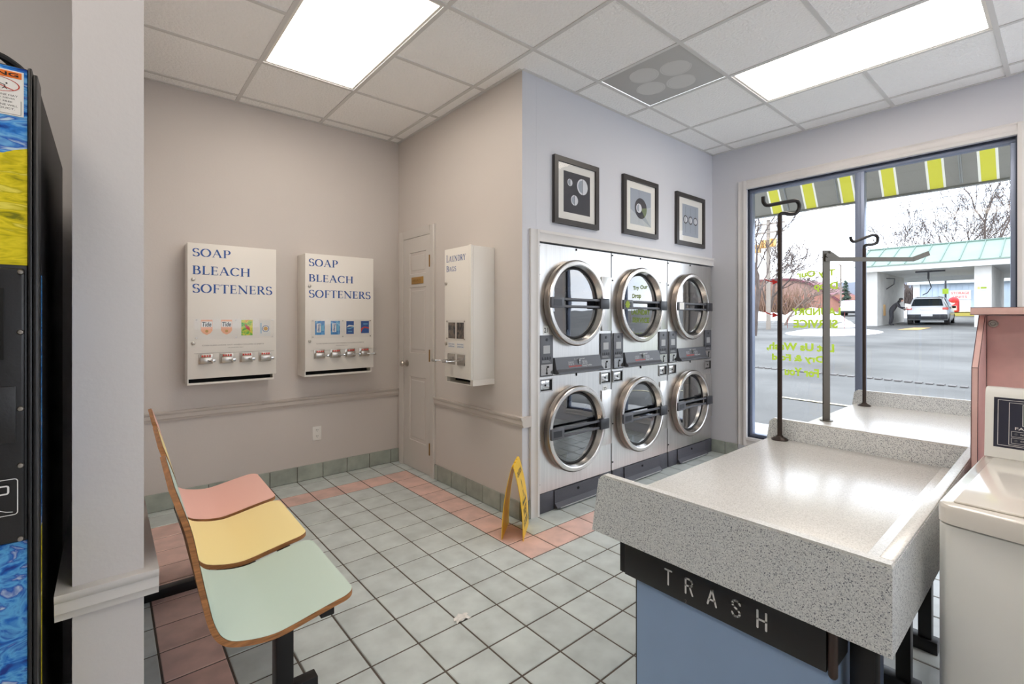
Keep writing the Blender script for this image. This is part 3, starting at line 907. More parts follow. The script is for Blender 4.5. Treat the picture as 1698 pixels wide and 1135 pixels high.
# wall outlet
t = thing('wall_outlet', 'white duplex electrical outlet low on the wall under the soap dispensers', 'outlet', (1.328, YS, .37))
b = MB(); b.box(1.293, 1.363, YS - .006, YS - .0005, .313, .428, bev=.0025); pl = b.build('cover_plate', m_whitep, t)
for z in (.345, .396):
    b = MB()
    b.prism([(.017 * math.cos(a) , .0165 * math.sin(a)) for a in [2 * PI * k / 20 for k in range(20)]], (1.328, YS - .0062, z), (1, 0, 0), (0, 0, 1), (0, -.0015, 0), 0)
    for dx in (-.006, .006): b.box(1.328 + dx - .0013, 1.328 + dx + .0013, YS - .0082, YS - .0078, z, z + .009, 1)
    b.disc((1.328, YS - .008, z - .007), (0, -1, 0), .0026, 10, 1)
    b.build('receptacle', [m_whitep, m_dark], pl)

# ------------------------------------------------------------------ stacked dryers (built at the origin, face plane y=0, then moved)
DW, DH = .785, 1.832
DCX = .355
def hole_panel(b, x0, x1, z0, z1, cx, cz, r, y, m=0):
    an = sorted(set([round(2 * PI * k / 64, 6) for k in range(64)] + [round(math.atan2(zz - cz, xx - cx) % (2 * PI), 6) for xx in (x0, x1) for zz in (z0, z1)]))
    vs = []
    for a in an:
        c, s = math.cos(a), math.sin(a)
        tx = ((x1 if c > 0 else x0) - cx) / c if abs(c) > 1e-9 else 1e9
        tz = ((z1 if s > 0 else z0) - cz) / s if abs(s) > 1e-9 else 1e9
        tt = min(tx, tz)
        vs += [(cx + r * c, y, cz + r * s), (cx + tt * c, y, cz + tt * s)]
    n = len(an)
    b.add(vs, [(2 * k, 2 * k + 1, 2 * ((k + 1) % n) + 1, 2 * ((k + 1) % n)) for k in range(n)], m)

def dryer(label, stickers, tab=None):
    t = thing('stacked_dryer', label, 'dryer', (0, 0, 0), 'stacked dryers built into the wall')
    b = MB()
    b.box(.002, .008, .004, .76, .136, DH - .002); b.box(DW - .008, DW - .002, .004, .76, .136, DH - .002)
    b.box(.008, DW - .008, .75, .76, .136, DH - .002); b.box(.008, DW - .008, .004, .75, DH - .008, DH - .002); b.box(.008, DW - .008, .004, .75, .136, .142)
    b.box(.012, DW - .012, .01, .74, .98, .99)
    b.build('cabinet', m_steel, t)
    for nm, z0, z1, cz in (('upper', .930, DH, 1.433), ('lower', .136, .926, .538)):
        b = MB()
        hole_panel(b, .002, DW - .002, z0, z1, DCX, cz, .252, 0)
        for x in (.002, DW - .002):
            b.quad((x, 0, z0), (x, .0035, z0), (x, .0035, z1), (x, 0, z1))
        tag(b.build('front_panel', m_steel, t), nm + ' brushed steel front')
        b = MB()
        b.lathe([(.3, .001), (.3045, .02), (.3065, .042), (.3, .052)], (DCX, -.0005, cz), (0, -1, 0), 72, 1)
        b.lathe([(.3, .052), (.295, .056), (.275, .057), (.268, .053)], (DCX, -.0005, cz), (0, -1, 0), 72, 0)
        b.lathe([(.268, .053), (.262, .03), (.253, .004)], (DCX, -.0005, cz), (0, -1, 0), 72, 0)
        dr = tag(b.build('door', [m_steelr, m_ring], t, ang=25), nm + ' round dryer door')
        b = MB()
        b.lathe([(.2528, .006), (.25, .011), (.243, .012), (.24, .006)], (DCX, -.0005, cz), (0, -1, 0), 72)
        b.build('gasket', m_gasket, dr)
        b = MB(); b.lathe([(.2405, .006), (.2, .0075), (.1, .009), (0, .0095)], (DCX, -.0005, cz), (0, -1, 0), 64)
        b.build('door_glass', m_dglass, dr)
        b = MB()
        y = -.057
        xl, xr = DCX - .292, DCX + .316
        b.box(xl, xl + .125, y - .012, y + .018, cz - .038, cz + .036, 0, bev=.004)
        b.box(xl + .02, xl + .1, y - .0135, y - .012, cz - .022, cz + .02, 1)
        b.box(xr - .1, xr, y - .02, y + .02, cz - .04, cz + .038, 1, bev=.006)
        b.box(xr - .006, xr + .006, y - .01, y + .05, cz - .034, cz - .006, 1, bev=.003)
        b.box(xr - .006, xr + .006, y - .01, y + .05, cz + .004, cz + .032, 1, bev=.003)
        for z in (cz - .026, cz + .024): b.box(xl + .12, xr - .095, y - .006, y + .008, z - .0085, z + .0085, 0, bev=.003)
        b.build('door_handle', [m_plas, m_plasd], dr)
        b = MB()
        b.lathe([(.25, -.004), (.25, -.5), (0, -.5)], (DCX, 0, cz), (0, -1, 0), 40)
        for k in range(3):
            a = 2 * PI * k / 3 + .5
            c, s = math.cos(a), math.sin(a)
            b.prism([(-.02, 0), (.02, 0), (.008, .06), (-.008, .06)], (DCX + .249 * c, .05, cz + .249 * s), (-s, 0, c), (-c, 0, -s), (0, .44, 0))
        b.build('drum', m_drum, t)
    # coin meters either side
    for k, (x0, x1) in enumerate(((.014, .136), (.65, .772))):
        b = MB()
        b.box(x0, x1, -.010, -.0005, .930, 1.208, 0, bev=.002)
        cm = b.build('coin_meter', m_plas, t)
        b = MB(); b.box(x0 + .006, x1 - .006, -.0112, -.0102, .936, 1.01)
        tag(b.build('coin_plate', m_chrome, cm), 'bright coin slot plate')
        b = MB()
        xc = (x0 + x1) / 2
        b.box(xc + .0, xc + .02, -.0135, -.0115, .985, .998, bev=.001); b.box(xc - .004, xc + .002, -.0135, -.0115, .944, .985)
        b.box(xc - .008, xc + .006, -.014, -.0115, .942, .955, bev=.001)
        b.build('coin_slot', m_dark, cm)
        b = MB()
        b.box(xc - .032, xc + .03, -.0112, -.0102, 1.084, 1.138)
        tag(b.build('time_display', m_ltgrey, cm), 'pale time display')
        for q in range(4):
            b = MB(); b.box(xc - .044 + q * .024, xc - .03 + q * .024, -.0118, -.0102, 1.042, 1.062, bev=.0004)
            b.build('selector_button', m_plasd, cm)
        b = MB(); b.cyl((xc, -.0102, 1.178), (xc, -.0125, 1.178), .011, n=16)
        b.build('meter_lock', m_plasd, cm)
        b = MB()
        for q in range(5): b.box(xc - .045, xc + .04 - q * .006, -.0112, -.0103, 1.022 + q * .0035, 1.0233 + q * .0035)
        b.build('meter_print', m_ltgrey, cm)
    for k, (x0, x1) in enumerate(((.010, .136), (.652, .786 - .012))):
        b = MB()
        z0, z1 = .822, .914
        b.box(x0, x1, -.008, -.0005, z0, z0 + .009); b.box(x0, x1, -.008, -.0005, z1 - .009, z1)
        b.box(x0, x0 + .009, -.008, -.0005, z0 + .009, z1 - .009); b.box(x1 - .009, x1, -.008, -.0005, z0 + .009, z1 - .009)
        cbx = b.build('coin_box', m_chrome, t)
        b = MB(); b.quad((x0 + .009, -.002, z0 + .009), (x1 - .009, -.002, z0 + .009), (x1 - .009, -.002, z1 - .009), (x0 + .009, -.002, z1 - .009))
        b.build('recess', m_dark, cbx)
        b = MB(); b.box(x0 + .013, x1 - .032, -.006, -.0022, z0 + .018, z1 - .014, 0, bev=.001)
        b.cyl(((x0 + x1) / 2 - .008, -.0062, (z0 + z1) / 2), ((x0 + x1) / 2 - .008, -.008, (z0 + z1) / 2), .007, n=14, m=1)
        b.build('lock_plate', [m_chrome, m_dark], cbx)
    # sloping name plate
    b = MB()
    b.prism([(-.0005, 1.05), (-.012, 1.05), (-.03, .968), (-.05, .952), (-.05, .94), (-.03, .936), (-.0005, .936)], (.150, 0, 0), (0, 1, 0), (0, 0, 1), (.486, 0, 0))
    npl = b.build('name_plate', m_plas, t)
    def on(z): return -.0127 - (1.05 - z) * .018 / .082
    b = MB()
    dz = .07; dv = Vector((0, on(1.0) - on(1.01), 0.01)).normalized()
    def pt(s, x, z, w, h, m): place(b, s, (x, on(z) - .0004, z), (1, 0, 0), -dv if False else Vector((0, .213, .977)), w, h, m)
    pt(sans('Speed Queen', .02), .275, .974, .135, .017, 0)
    pt(sans('Drying Tumbler'), .42, .974, .105, .015, 1)
    pt(sans('START'), .345, 1.028, .035, .007, 1); pt(sans('FABRIC SELECT'), .40, 1.028, .06, .007, 1)
    for q in range(5):
        pt(sans('HIGH MED LOW'), .275, 1.014 - q * .0055, .06 - .004 * (q % 2), .003, 1); pt(sans('PERM PRESS'), .425, 1.014 - q * .0055, .05 + .006 * (q % 2), .003, 1)
    b.build('lettering', [m_red, m_ink_w], npl)
    b = MB(); b.cyl((.388, on(1.022) - .0005, 1.022), (.388, on(1.022) - .012, 1.022), .008, n=14); b.box(.384, .392, on(1.0) - .006, on(1.0), .998, 1.012)
    b.build('start_knob', m_chrome, npl)
    for z0, z1 in ((1.228, 1.642), (.352, .772)):
        b = MB(); b.box(.664, .782, -.010, -.0005, z0, z1, bev=.002)
        tag(b.build('hinge_cover', m_steel, t), 'raised steel hinge cover')
    for z in (1.815, 1.62, .50, .20):
        b = MB(); b.cyl((.012, -.0005, z), (.012, -.004, z), .006, n=10)
        b.build('panel_screw', m_dark, t)
    for z0, z1 in ((DH - .018, DH - .004), (.908, .93)):
        b = MB(); b.box(.38, .388, -.006, -.0005, z0, z1)
        b.build('panel_catch', m_dark, t)
    # plinth
    b = MB()
    b.box(.004, DW - .004, .012, .7, .001, .134, 0)
    b.box(.004, .146, -.006, .0115, .001, .134, 0, bev=.002)
    b.box(.65, DW - .004, -.006, .0115, .001, .134, 0, bev=.002)
    kp = b.build('plinth', m_plinth, t)
    b = MB()
    b.prism([(.0115, .131), (-.012, .131), (-.014, .045), (-.04, .02), (-.04, .012), (.0115, .012)], (.15, 0, 0), (0, 1, 0), (0, 0, 1), (.497, 0, 0))
    lp = b.build('lint_panel', m_plinth, kp)
    b = MB(); b.box(.18, .62, -.043, -.0402, .0125, .0195); tag(b.build('panel_lip', m_ltgrey, kp), 'pale lip of the lint panel')
    b = MB(); b.cyl((.39, -.0125, .1), (.39, -.018, .1), .009, n=14); b.build('lint_lock', m_dark, kp)
    for s, x, z in stickers:
        b = MB(); b.box(x, x + .05, -.0012, -.0005, z, z + .055, 1)
        place(b, sans(s, .02), (x + .008, -.0016, z + .01), (1, 0, 0), (0, 0, 1), .034, .034, 0)
        b.build('number_sticker', [m_plasd, m_cardw], t)
    if tab:
        col, poly = tab
        b = MB(); b.prism(poly, (DCX - .245, -.0705, 1.433), (1, 0, 0), (0, 0, 1), (0, -.001, 0))
        b.build('handle_tag', col, t)
    return t
star = []
for k in range(16):
    r = .034 if k % 2 == 0 else .024
    star.append((r * math.cos(2 * PI * k / 16), r * math.sin(2 * PI * k / 16)))
DX = (2.207, 3.000, 3.793)
for (x, lab, st, tab) in (
    (DX[0], 'stacked steel dryer at the left, next to the wall corner, stickers 21 and 22', [('21', .05, 1.216), ('22', .686, .752)], None),
    (DX[1], 'middle stacked steel dryer, yellow star tag on its upper door handle', [], (m_lime, star)),
    (DX[2], 'stacked steel dryer at the right, against the window wall, white tag on upper handle', [], (m_paper, [(-.03, -.03), (.045, -.03), (.045, .032), (-.03, .032)]))):
    d = dryer(lab, st, tab)
    d.location = (x, YD + .002, 0)

# ------------------------------------------------------------------ framed prints
def picture(label, x0, x1, z0, z1, fn):
    yb = YD - .001
    t = thing('framed_print', label, 'picture', ((x0 + x1) / 2, yb, z0), 'framed prints above the dryers')
    w = .036
    y0, y1 = yb - .026, yb
    b = MB()
    o = [(x0, z0), (x1, z0), (x1, z1), (x0, z1)]
    i = [(x0 + w, z0 + w), (x1 - w, z0 + w), (x1 - w, z1 - w), (x0 + w, z1 - w)]
    vs = [(p[0], y0, p[1]) for p in o] + [(p[0], y0, p[1]) for p in i] + [(p[0], y1, p[1]) for p in o] + [(p[0], y1, p[1]) for p in i]
    fs = []
    for k in range(4):
        n = (k + 1) % 4
        fs += [(k, n, 4 + n, 4 + k), (k, n, 8 + n, 8 + k), (4 + k, 4 + n, 12 + n, 12 + k), (8 + k, 8 + n, 12 + n, 12 + k)]
    b.add(vs, fs)
    b.build('frame', m_frame, t, flat=True)
    b = MB(); b.box(x0 + w + .0005, x1 - w - .0005, yb - .012, yb - .001, z0 + w + .0005, z1 - w - .0005)
    mt = b.build('mount', m_mat, t)
    b = MB(); px = [x0 + w, x1 - w, z0 + w, z1 - w]
    fn(b, x0, z0, yb - .0125)
    b.build('print', [m_art_d, m_art_g, m_art_l, m_art_w, m_art_v, m_black], mt)
    b = MB(); b.quad((px[0], yb - .017, px[2]), (px[1], yb - .017, px[2]), (px[1], yb - .017, px[3]), (px[0], yb - .017, px[3]))
    b.build('glazing', m_acryl, t)
def circ(b, x, y, z, r, m): b.disc((x, y, z), (0, -1, 0), r, 40, m)
def half(b, x, y, z, r, m, a0=90):
    n = 20
    b.add([(x + r * math.cos(math.radians(a0 + 180 * k / n)), y, z + r * math.sin(math.radians(a0 + 180 * k / n))) for k in range(n + 1)], [tuple(range(n + 1))], m)
def vline(b, x, y, z0, z1, m, w=.0018): b.quad((x - w, y, z0), (x + w, y, z0), (x + w, y, z1), (x - w, y, z1), m)
def art1(b, x0, z0, y):
    a, c, lo, hi = x0 + .1, x0 + .382, z0 + .09, z0 + .38
    b.quad((a, y, lo), (c, y, lo), (c, y, hi), (a, y, hi), 0)
    for cx, cz, r in ((x0 + .165, z0 + .305, .026), (x0 + .298, z0 + .295, .058), (x0 + .213, z0 + .185, .037)):
        circ(b, cx, y - .0006, cz, r, 3); half(b, cx, y - .0009, cz, r * .8, 1, 90)
        vline(b, cx, y - .0012, cz - r, cz + r, 0)
    vline(b, x0 + .298, y - .0013, lo, z0 + .36, 5, .001)
def art2(b, x0, z0, y):
    a, c, lo, hi = x0 + .1, x0 + .39, z0 + .09, z0 + .38
    b.quad((a, y, lo), (c, y, lo), (c, y, hi), (a, y, hi), 1)
    b.add([(a, y - .0003, lo), (c, y - .0003, lo), (a, y - .0003, lo + .12)], [(0, 1, 2)], 2)
    b.add([(c, y - .0004, lo), (c, y - .0004, lo + .17), (x0 + .25, y - .0004, lo + .13)], [(0, 1, 2)], 2)
    cx, cz = x0 + .243, z0 + .23
    circ(b, cx, y - .0006, cz, .085, 0)
    n = 10
    b.add([(cx, y - .0008, cz)] + [(cx + .085 * math.cos(math.radians(-50 + 60 * k / n)), y - .0008, cz + .085 * math.sin(math.radians(-50 + 60 * k / n))) for k in range(n + 1)], [tuple(range(n + 2))], 4)
    circ(b, cx - .026, y - .001, cz, .038, 3); half(b, cx - .026, y - .0012, cz, .03, 1, 90)
    vline(b, cx - .026, y - .0014, cz - .13, cz + .15, 5, .001)
def art3(b, x0, z0, y):
    a, c, lo, hi = x0 + .11, x0 + .395, z0 + .09, z0 + .38
    b.quad((a, y, lo), (c, y, lo), (c, y, hi), (a, y, hi), 1)
    for k in range(3):
        cx, cz = x0 + .165 + .088 * k, z0 + .24
        vline(b, cx, y - .0003, lo + .03, hi - .02, 0, .001)
        circ(b, cx, y - .0006, cz, .038, 5); circ(b, cx, y - .0009, cz, .028, 3)
        half(b, cx, y - .0011, cz, .024, 2, 90); vline(b, cx, y - .0013, cz - .028, cz + .028, 0, .001)
picture('black framed print of three pale circles on charcoal, above the left dryer', 2.342, 2.815, 1.985, 2.455, art1)
picture('black framed print of one dark disc on grey, above the middle dryer', 3.122, 3.607, 2.002, 2.474, art2)
picture('black framed print of three small rings in a row, above the right dryer', 3.905, 4.41, 1.998, 2.472, art3)

# ------------------------------------------------------------------ three-seat bench
PROF = [(.125, .862), (.141, .813), (.161, .742), (.181, .63), (.196, .55), (.210, .485), (.230, .438), (.262, .410), (.315, .397), (.375, .395), (.43, .405), (.485, .416), (.55, .428), (.592, .434), (.618, .435)]
def catmull(p, n=5):
    out = []
    for i in range(len(p) - 1):
        a, b_, c, d = p[max(i - 1, 0)], p[i], p[i + 1], p[min(i + 2, len(p) - 1)]
        for k in range(n):
            t = k / n
            out.append(tuple(.5 * ((2 * b_[j]) + (-a[j] + c[j]) * t + (2 * a[j] - 5 * b_[j] + 4 * c[j] - d[j]) * t * t + (-a[j] + 3 * b_[j] - 3 * c[j] + d[j]) * t ** 3) for j in range(2)))
    out.append(p[-1])
    return out
def _sm(x):
    u = max(0, min(1, (x - .24) / .2))
    return u * u * (3 - 2 * u)
def TOPO(x): return .014 * (1 - _sm(x))
def BOTO(x): return -.014 * _sm(x)
def shell(t, yc, wid, lam, dz, label):
    pr = catmull(PROF, 5)
    S = [0]
    for i in range(1, len(pr)): S.append(S[-1] + math.hypot(pr[i][0] - pr[i - 1][0], pr[i][1] - pr[i - 1][1]))
    L = S[-1]
    def half_w(s):
        h = wid / 2
        if s < .045: return h - .045 * (1 - s / .045)
        e = L - s
        if e < .045: return h - .045 + .045 * math.sqrt(max(0, 1 - ((.045 - e) / .045) ** 2))
        return h
    # finer samples near the front edge
    ss = [s for s in S]
    ss += [L - .045 * (1 - math.sin(k * PI / 16)) for k in range(8)] + [.045]
    ss = sorted(set(round(q, 5) for q in ss if q <= L))
    def at(s):
        i = 1
        while i < len(S) - 1 and s > S[i]: i += 1
        f = min(1.0, (s - S[i - 1]) / (S[i] - S[i - 1]))
        x = pr[i - 1][0] + f * (pr[i][0] - pr[i - 1][0]); z = pr[i - 1][1] + f * (pr[i][1] - pr[i - 1][1])
        dx, dz_ = pr[i][0] - pr[i - 1][0], pr[i][1] - pr[i - 1][1]; l = math.hypot(dx, dz_)
        return x, z + dz, -dz_ / l, dx / l          # normal up / forward side
    M_ = 8
    def grid(off, inset):
        vs = []
        for s in ss:
            x, z, nx, nz = at(s)
            h = half_w(s) - inset
            for k in range(M_ + 1):
                o_ = off(x)
                vs.append((x + nx * o_, yc - h + 2 * h * k / M_, z + nz * o_))
        return vs
    n = len(ss); W = M_ + 1
    fs = [(i * W + k, i * W + k + 1, (i + 1) * W + k + 1, (i + 1) * W + k) for i in range(n - 1) for k in range(M_)]
    b = MB()
    top = grid(TOPO, 0); bot = grid(BOTO, 0)
    N = n * W
    allf = fs + [tuple(q + N for q in f[::-1]) for f in fs]
    for i in range(n - 1):
        allf += [(i * W, (i + 1) * W, (i + 1) * W + N, i * W + N), (i * W + M_, (i + 1) * W + M_, (i + 1) * W + M_ + N, i * W + M_ + N)]
    for k in range(M_):
        allf += [(k, k + 1, k + 1 + N, k + N), ((n - 1) * W + k, (n - 1) * W + k + 1, (n - 1) * W + k + 1 + N, (n - 1) * W + k + N)]
    b.add(top + bot, allf)
    sh = tag(b.build('seat_shell', m_ply, t, ang=40), label + ' bent plywood seat and back')
    b = MB(); b.add(grid(lambda x: TOPO(x) + .0012, .0025), fs); tag(b.build('laminate_face', lam, sh, ang=60), label + ' laminate face')
t = thing('bench_seating', 'three-seat moulded bench, pink, yellow and sage green, on black legs', 'bench', (.35, 2.27, 0))
shell(t, 2.787, .487, m_lam_p, .006, 'pink')
shell(t, 2.272, .487, m_lam_y, .006, 'yellow')
shell(t, 1.756, .49, m_lam_g, 0, 'sage green')
b = MB()
for x0, x1 in ((.372, .412), (.534, .578)):
    b.box(x0, x1, 1.60 if x0 > .5 else 1.72, 2.96 if x0 > .5 else 2.85, .336, .364, bev=.003)
    for yc in (1.756, 2.272, 2.787):
        zt = .378 if x0 < .4 else .408
        b.box(x0 + .004, x1 - .004, yc - .07, yc + .07, .364, zt, bev=.002)
b.build('seat_beam', m_blackm, t)
for yc in (1.775, 2.80):
    b = MB()
    b.box(.432, .488, yc - .03, yc + .03, .045, .335, bev=.003)
    b.box(.29, .588, yc - .02, yc + .02, .315, .3355, bev=.003)
    b.box(.09, .572, yc - .024, yc + .024, .0005, .045, bev=.004)
    b.build('leg', m_blackm, t)

t.location.x += .016; t.rotation_euler = (0, 0, math.radians(-1.25))

# ------------------------------------------------------------------ wet-floor sign
t = thing('wet_floor_sign', 'yellow folding wet floor sign standing on the pink tiles by the corner', 'sign', (1.93, 2.25, 0))
wv = Vector((.764, .645, 0)); nv = Vector((-.645, .764, 0)); C0 = Vector((1.832, 2.152, 0))
def leaf(side):
    n = 16
    vs = []
    for th in (-.0018, .0018):
        for i in range(n + 1):
            u = i / n
            off = side * (.060 * (1 - u ** 2.2) + .004)
            z = .001 + .435 * u
            w0, w1 = .006 + .012 * u, .25 - .012 * u
            for q in (w0, w1):
                p = C0 + wv * q + nv * (off + th)
                vs.append((p.x, p.y, z))
    W = 2; N = (n + 1) * 2
    fs = [(i * 2, i * 2 + 1, i * 2 + 3, i * 2 + 2) for i in range(n)]
    f2 = fs + [tuple(q + N for q in f[::-1]) for f in fs]
    for i in range(n):
        f2 += [(i * 2, i * 2 + 2, i * 2 + 2 + N, i * 2 + N), (i * 2 + 1, i * 2 + 3, i * 2 + 3 + N, i * 2 + 1 + N)]
    f2 += [(0, 1, 1 + N, N), (n * 2, n * 2 + 1, n * 2 + 1 + N, n * 2 + N)]
    b = MB(); b.add(vs, f2)
    lf = b.build('panel', m_yellow, t, ang=60)
    b = MB()
    def P_(q, z, e=.0026):
        u = (z - .001) / .435
        off = side * (.060 * (1 - u ** 2.2) + .004 + e)
        p = C0 + wv * q + nv * off
        return (p.x, p.y, z)
    for s, q0, z0, w, h in (('CAUTION', .05, .36, .15, .028), ('WET', .06, .12, .13, .05), ('FLOOR', .05, .06, .15, .045)):
        sv, sf = sans(s, .02)
        x0 = min(p[0] for p in sv); x1 = max(p[0] for p in sv); y1 = max(p[1] for p in sv)
        b.add([P_(q0 + (w * (p[0] - x0) / (x1 - x0) if side < 0 else w - w * (p[0] - x0) / (x1 - x0)), z0 + h * p[1] / y1) for p in sv], sf)
    ring = [(.055, .19), (.195, .19), (.125, .335)]
    inn = [(.08, .205), (.17, .205), (.125, .3)]
    for k in range(3):
        m = (k + 1) % 3
        b.add([P_(*ring[k]), P_(*ring[m]), P_(*inn[m]), P_(*inn[k])], [(0, 1, 2, 3)])
    b.add([P_(.12, .225), P_(.13, .225), P_(.134, .265), P_(.116, .265)], [(0, 1, 2, 3)])
    b.build('lettering', m_plasd, lf)
leaf(1); leaf(-1)
for q in (.03, .1, .17):
    b = MB()
    p0 = C0 + wv * q; p1 = C0 + wv * (q + .045)
    b.cyl((p0.x, p0.y, .437), (p1.x, p1.y, .437), .006, n=10)
    b.build('hinge', m_yellow, t)

# paper scrap
b = MB()
random.seed(4)
n = 7
vs = []
for i in range(n):
    for j in range(n):
        u, v = i / (n - 1) - .5, j / (n - 1) - .5
        vs.append((1.19 + u * .07 + random.uniform(-.005, .005), 1.741 + v * .04 + random.uniform(-.004, .004), .002 + random.uniform(0, .014) * (1 - abs(u) * 1.2)))
b.add(vs, [(i * n + j, i * n + j + 1, (i + 1) * n + j + 1, (i + 1) * n + j) for i in range(n - 1) for j in range(n - 1)])
o = b.build('paper_scrap', m_paper, None, origin=(1.19, 1.741, 0), flat=True)
tag(o, 'crumpled scrap of white paper lying on the floor tiles', 'litter')
# ------------------------------------------------------------------ folding tables
ZS = .78
def lip_plate(b, x0, x1, ya, yb, m_face=0, m_top=1):
    """upright end plate across the table: wider at the foot, left end raked, top edge capped"""
    b.prism([(ya, .695), (yb + .03, .695), (yb + .006, .852), (yb - .004, .862), (ya, .862)], (x0, 0, 0), (0, 1, 0), (0, 0, 1), (x1 - x0, 0, 0), m_face)
    b.prism([(ya, .8622), (yb - .004, .8622), (yb - .012, .868), (ya + .002, .868)], (x0 + .001, 0, 0), (0, 1, 0), (0, 0, 1), (x1 - x0 - .002, 0, 0), m_top)
def hook_pole(t, x, y, hook, ztop):
    b = MB(); b.cyl((x, y, ZS + .006), (x, y, ztop), .0098, n=14)
    p = b.build('hanger_pole', m_rust, t)
    b = MB(); b.lathe([(0.0, .0005), (.034, .0005), (.034, .004), (.026, .010), (.016, .014), (.0125, .02)], (x, y, ZS), (0, 0, 1), 24)
    b.build('pole_flange', m_rust, p)
    b = MB()
    pts = catmull3([Vector(q) for q in hook])
    b.tube(pts, .0085, 10)
    tag(b.build('hanger_hook', m_blackm, p), 'bent black hook')
def catmull3(p, n=6):
    out = []
    for i in range(len(p) - 1):
        a, b_, c, d = p[max(i - 1, 0)], p[i], p[i + 1], p[min(i + 2, len(p) - 1)]
        for k in range(n):
            t = k / n
            out.append(.5 * ((2 * b_) + (c - a) * t + (2 * a - 5 * b_ + 4 * c - d) * t * t + (3 * b_ - a - 3 * c + d) * t ** 3))
    out.append(p[-1])
    return out
def table(label, xa, xb, front_lip):
    t = thing('folding_table', label, 'table', ((xa + xb) / 2, .56, 0), 'laundry folding tables')
    x0 = xa + (.024 if front_lip else 0)
    b = MB(); b.box(x0, xb - .0245, .2405, .9, ZS - .03, ZS, bev=.004)
    b.build('work_surface', m_grtop, t)
    b = MB(); b.box(x0 + .002, xb - .026, .2403, .262, ZS + .0002, ZS + .010, bev=.004); b.box(x0 + .002, xb - .026, .262, .306, ZS + .0002, ZS + .0016, bev=.0007, seg=1)
    b.build('cove_strip', m_grtop, t)
    if front_lip:
        b = MB(); lip_plate(b, xa, x0 - .0005, .214, .895); b.build('front_lip', [m_granite, m_grtop], t)
    b = MB(); lip_plate(b, xb - .024, xb, .214, .895); b.build('rear_lip', [m_granite, m_grtop], t)
    b = MB(); b.box(x0, xb - .0245, .214, .24, .695, .862, 0); b.box(x0, xb - .0245, .215, .239, .8622, .868, 1, bev=.002)
    b.build('side_lip', [m_granite, m_grtop], t)
    b = MB(); b.box(x0 + .03, xb - .06, .275, .3, .69, ZS - .031); b.box(x0 + .03, xb - .06, .80, .825, .69, ZS - .031)
    for x in (x0 + .05, (x0 + xb) / 2, xb - .09): b.box(x, x + .025, .3005, .7995, .69, ZS - .031)
    b.build('under_frame', m_blackm, t)
    return t
t1 = table('near folding table with granite-pattern raised edges, over the TRASH cabinet', 1.10, 2.345, True)
for x, y in ((1.27, .295), (1.27, .853)):
    b = MB(); b.box(x - .023, x + .023, y - .023, y + .023, .0005, .6895, bev=.003); b.build('leg', m_blackm, t1)
b = MB(); b.box(2.13, 2.172, .364, .406, .05, .6895, bev=.003); b.build('leg', m_blackm, t1)
b = MB(); b.box(2.13, 2.172, .76, .802, .05, .6895, bev=.003); b.build('leg', m_blackm, t1)
b = MB(); b.box(2.122, 2.18, .34, .86, .0005, .05, bev=.004); b.build('foot_bar', m_blackm, t1)
o = Vector((-.016, .004, 0))
hook_pole(t1, 2.294, .847, [Vector(q) + o for q in ((2.31, .843, 1.775), (2.312, .841, 1.789), (2.325, .83, 1.794), (2.343, .815, 1.790), (2.364, .797, 1.794), (2.376, .787, 1.815), (2.373, .789, 1.841), (2.357, .802, 1.850), (2.306, .847, 1.838), (2.268, .879, 1.830), (2.255, .89, 1.843), (2.253, .891, 1.868))], 1.782)
t2 = table('far folding table behind the first, with the flat-bar clothes rail', 2.352, 3.66, False)
for x in (2.5, 3.5):
    for y in (.38, .78):
        b = MB(); b.box(x - .021, x + .021, y - .021, y + .021, .05, .6895, bev=.003); b.build('leg', m_blackm, t2)
    b = MB(); b.box(x - .029, x + .029, .34, .86, .0005, .05, bev=.004); b.build('foot_bar', m_blackm, t2)
o = Vector((.03, .005, 0))
hook_pole(t2, 3.581, .835, [Vector(q) + o for q in ((3.551, .83, 1.750), (3.552, .829, 1.772), (3.565, .817, 1.780), (3.589, .797, 1.782), (3.611, .778, 1.797), (3.611, .778, 1.830), (3.591, .796, 1.840), (3.559, .822, 1.827), (3.508, .866, 1.801), (3.491, .88, 1.806), (3.484, .886, 1.831))], 1.757)
ux = Vector((.7616, -.648, 0))
B0 = Vector((2.909, .845, 0))
b = MB()
def flat(b, p0, p1, w, th, up=Vector((0, 0, 1))):
    p0 = Vector(p0); p1 = Vector(p1); d = (p1 - p0).normalized()
    s = d.cross(Vector((.648, .7616, 0))).normalized()
    n = Vector((.648, .7616, 0))
    b.prism([(-w / 2, -th / 2), (w / 2, -th / 2), (w / 2, th / 2), (-w / 2, th / 2)], p0, s, n, p1 - p0)
flat(b, B0 + Vector((0, 0, ZS + .004)), B0 + Vector((0, 0, 1.684)), .034, .010)
b.cyl(B0 + Vector((0, 0, ZS + .0005)), B0 + Vector((0, 0, ZS + .004)), .03, n=20)
post = tag(b.build('rail_post', m_bar, t2), 'grey flat steel post')
b = MB()
A = B0 + Vector((0, 0, 1.636)) - Vector((.648, .7616, 0)) * .011
flat(b, A + ux * -.012, A + ux * .455, .022, .008)
e0 = A + ux * .45
flat(b, e0, e0 + ux * .085 + Vector((0, 0, .032)), .024, .008)
b.prism([(0, .011), (.05, .011), (0, .045)], A + ux * .012, ux, (0, 0, 1), Vector((.648, .7616, 0)) * -.003)
b.cyl(A + Vector((0, 0, .02)), A + Vector((0, 0, .02)) - Vector((.648, .7616, 0)) * .008, .012, n=14)
tag(b.build('rail_arm', m_bar, post), 'flat steel arm with upturned end')

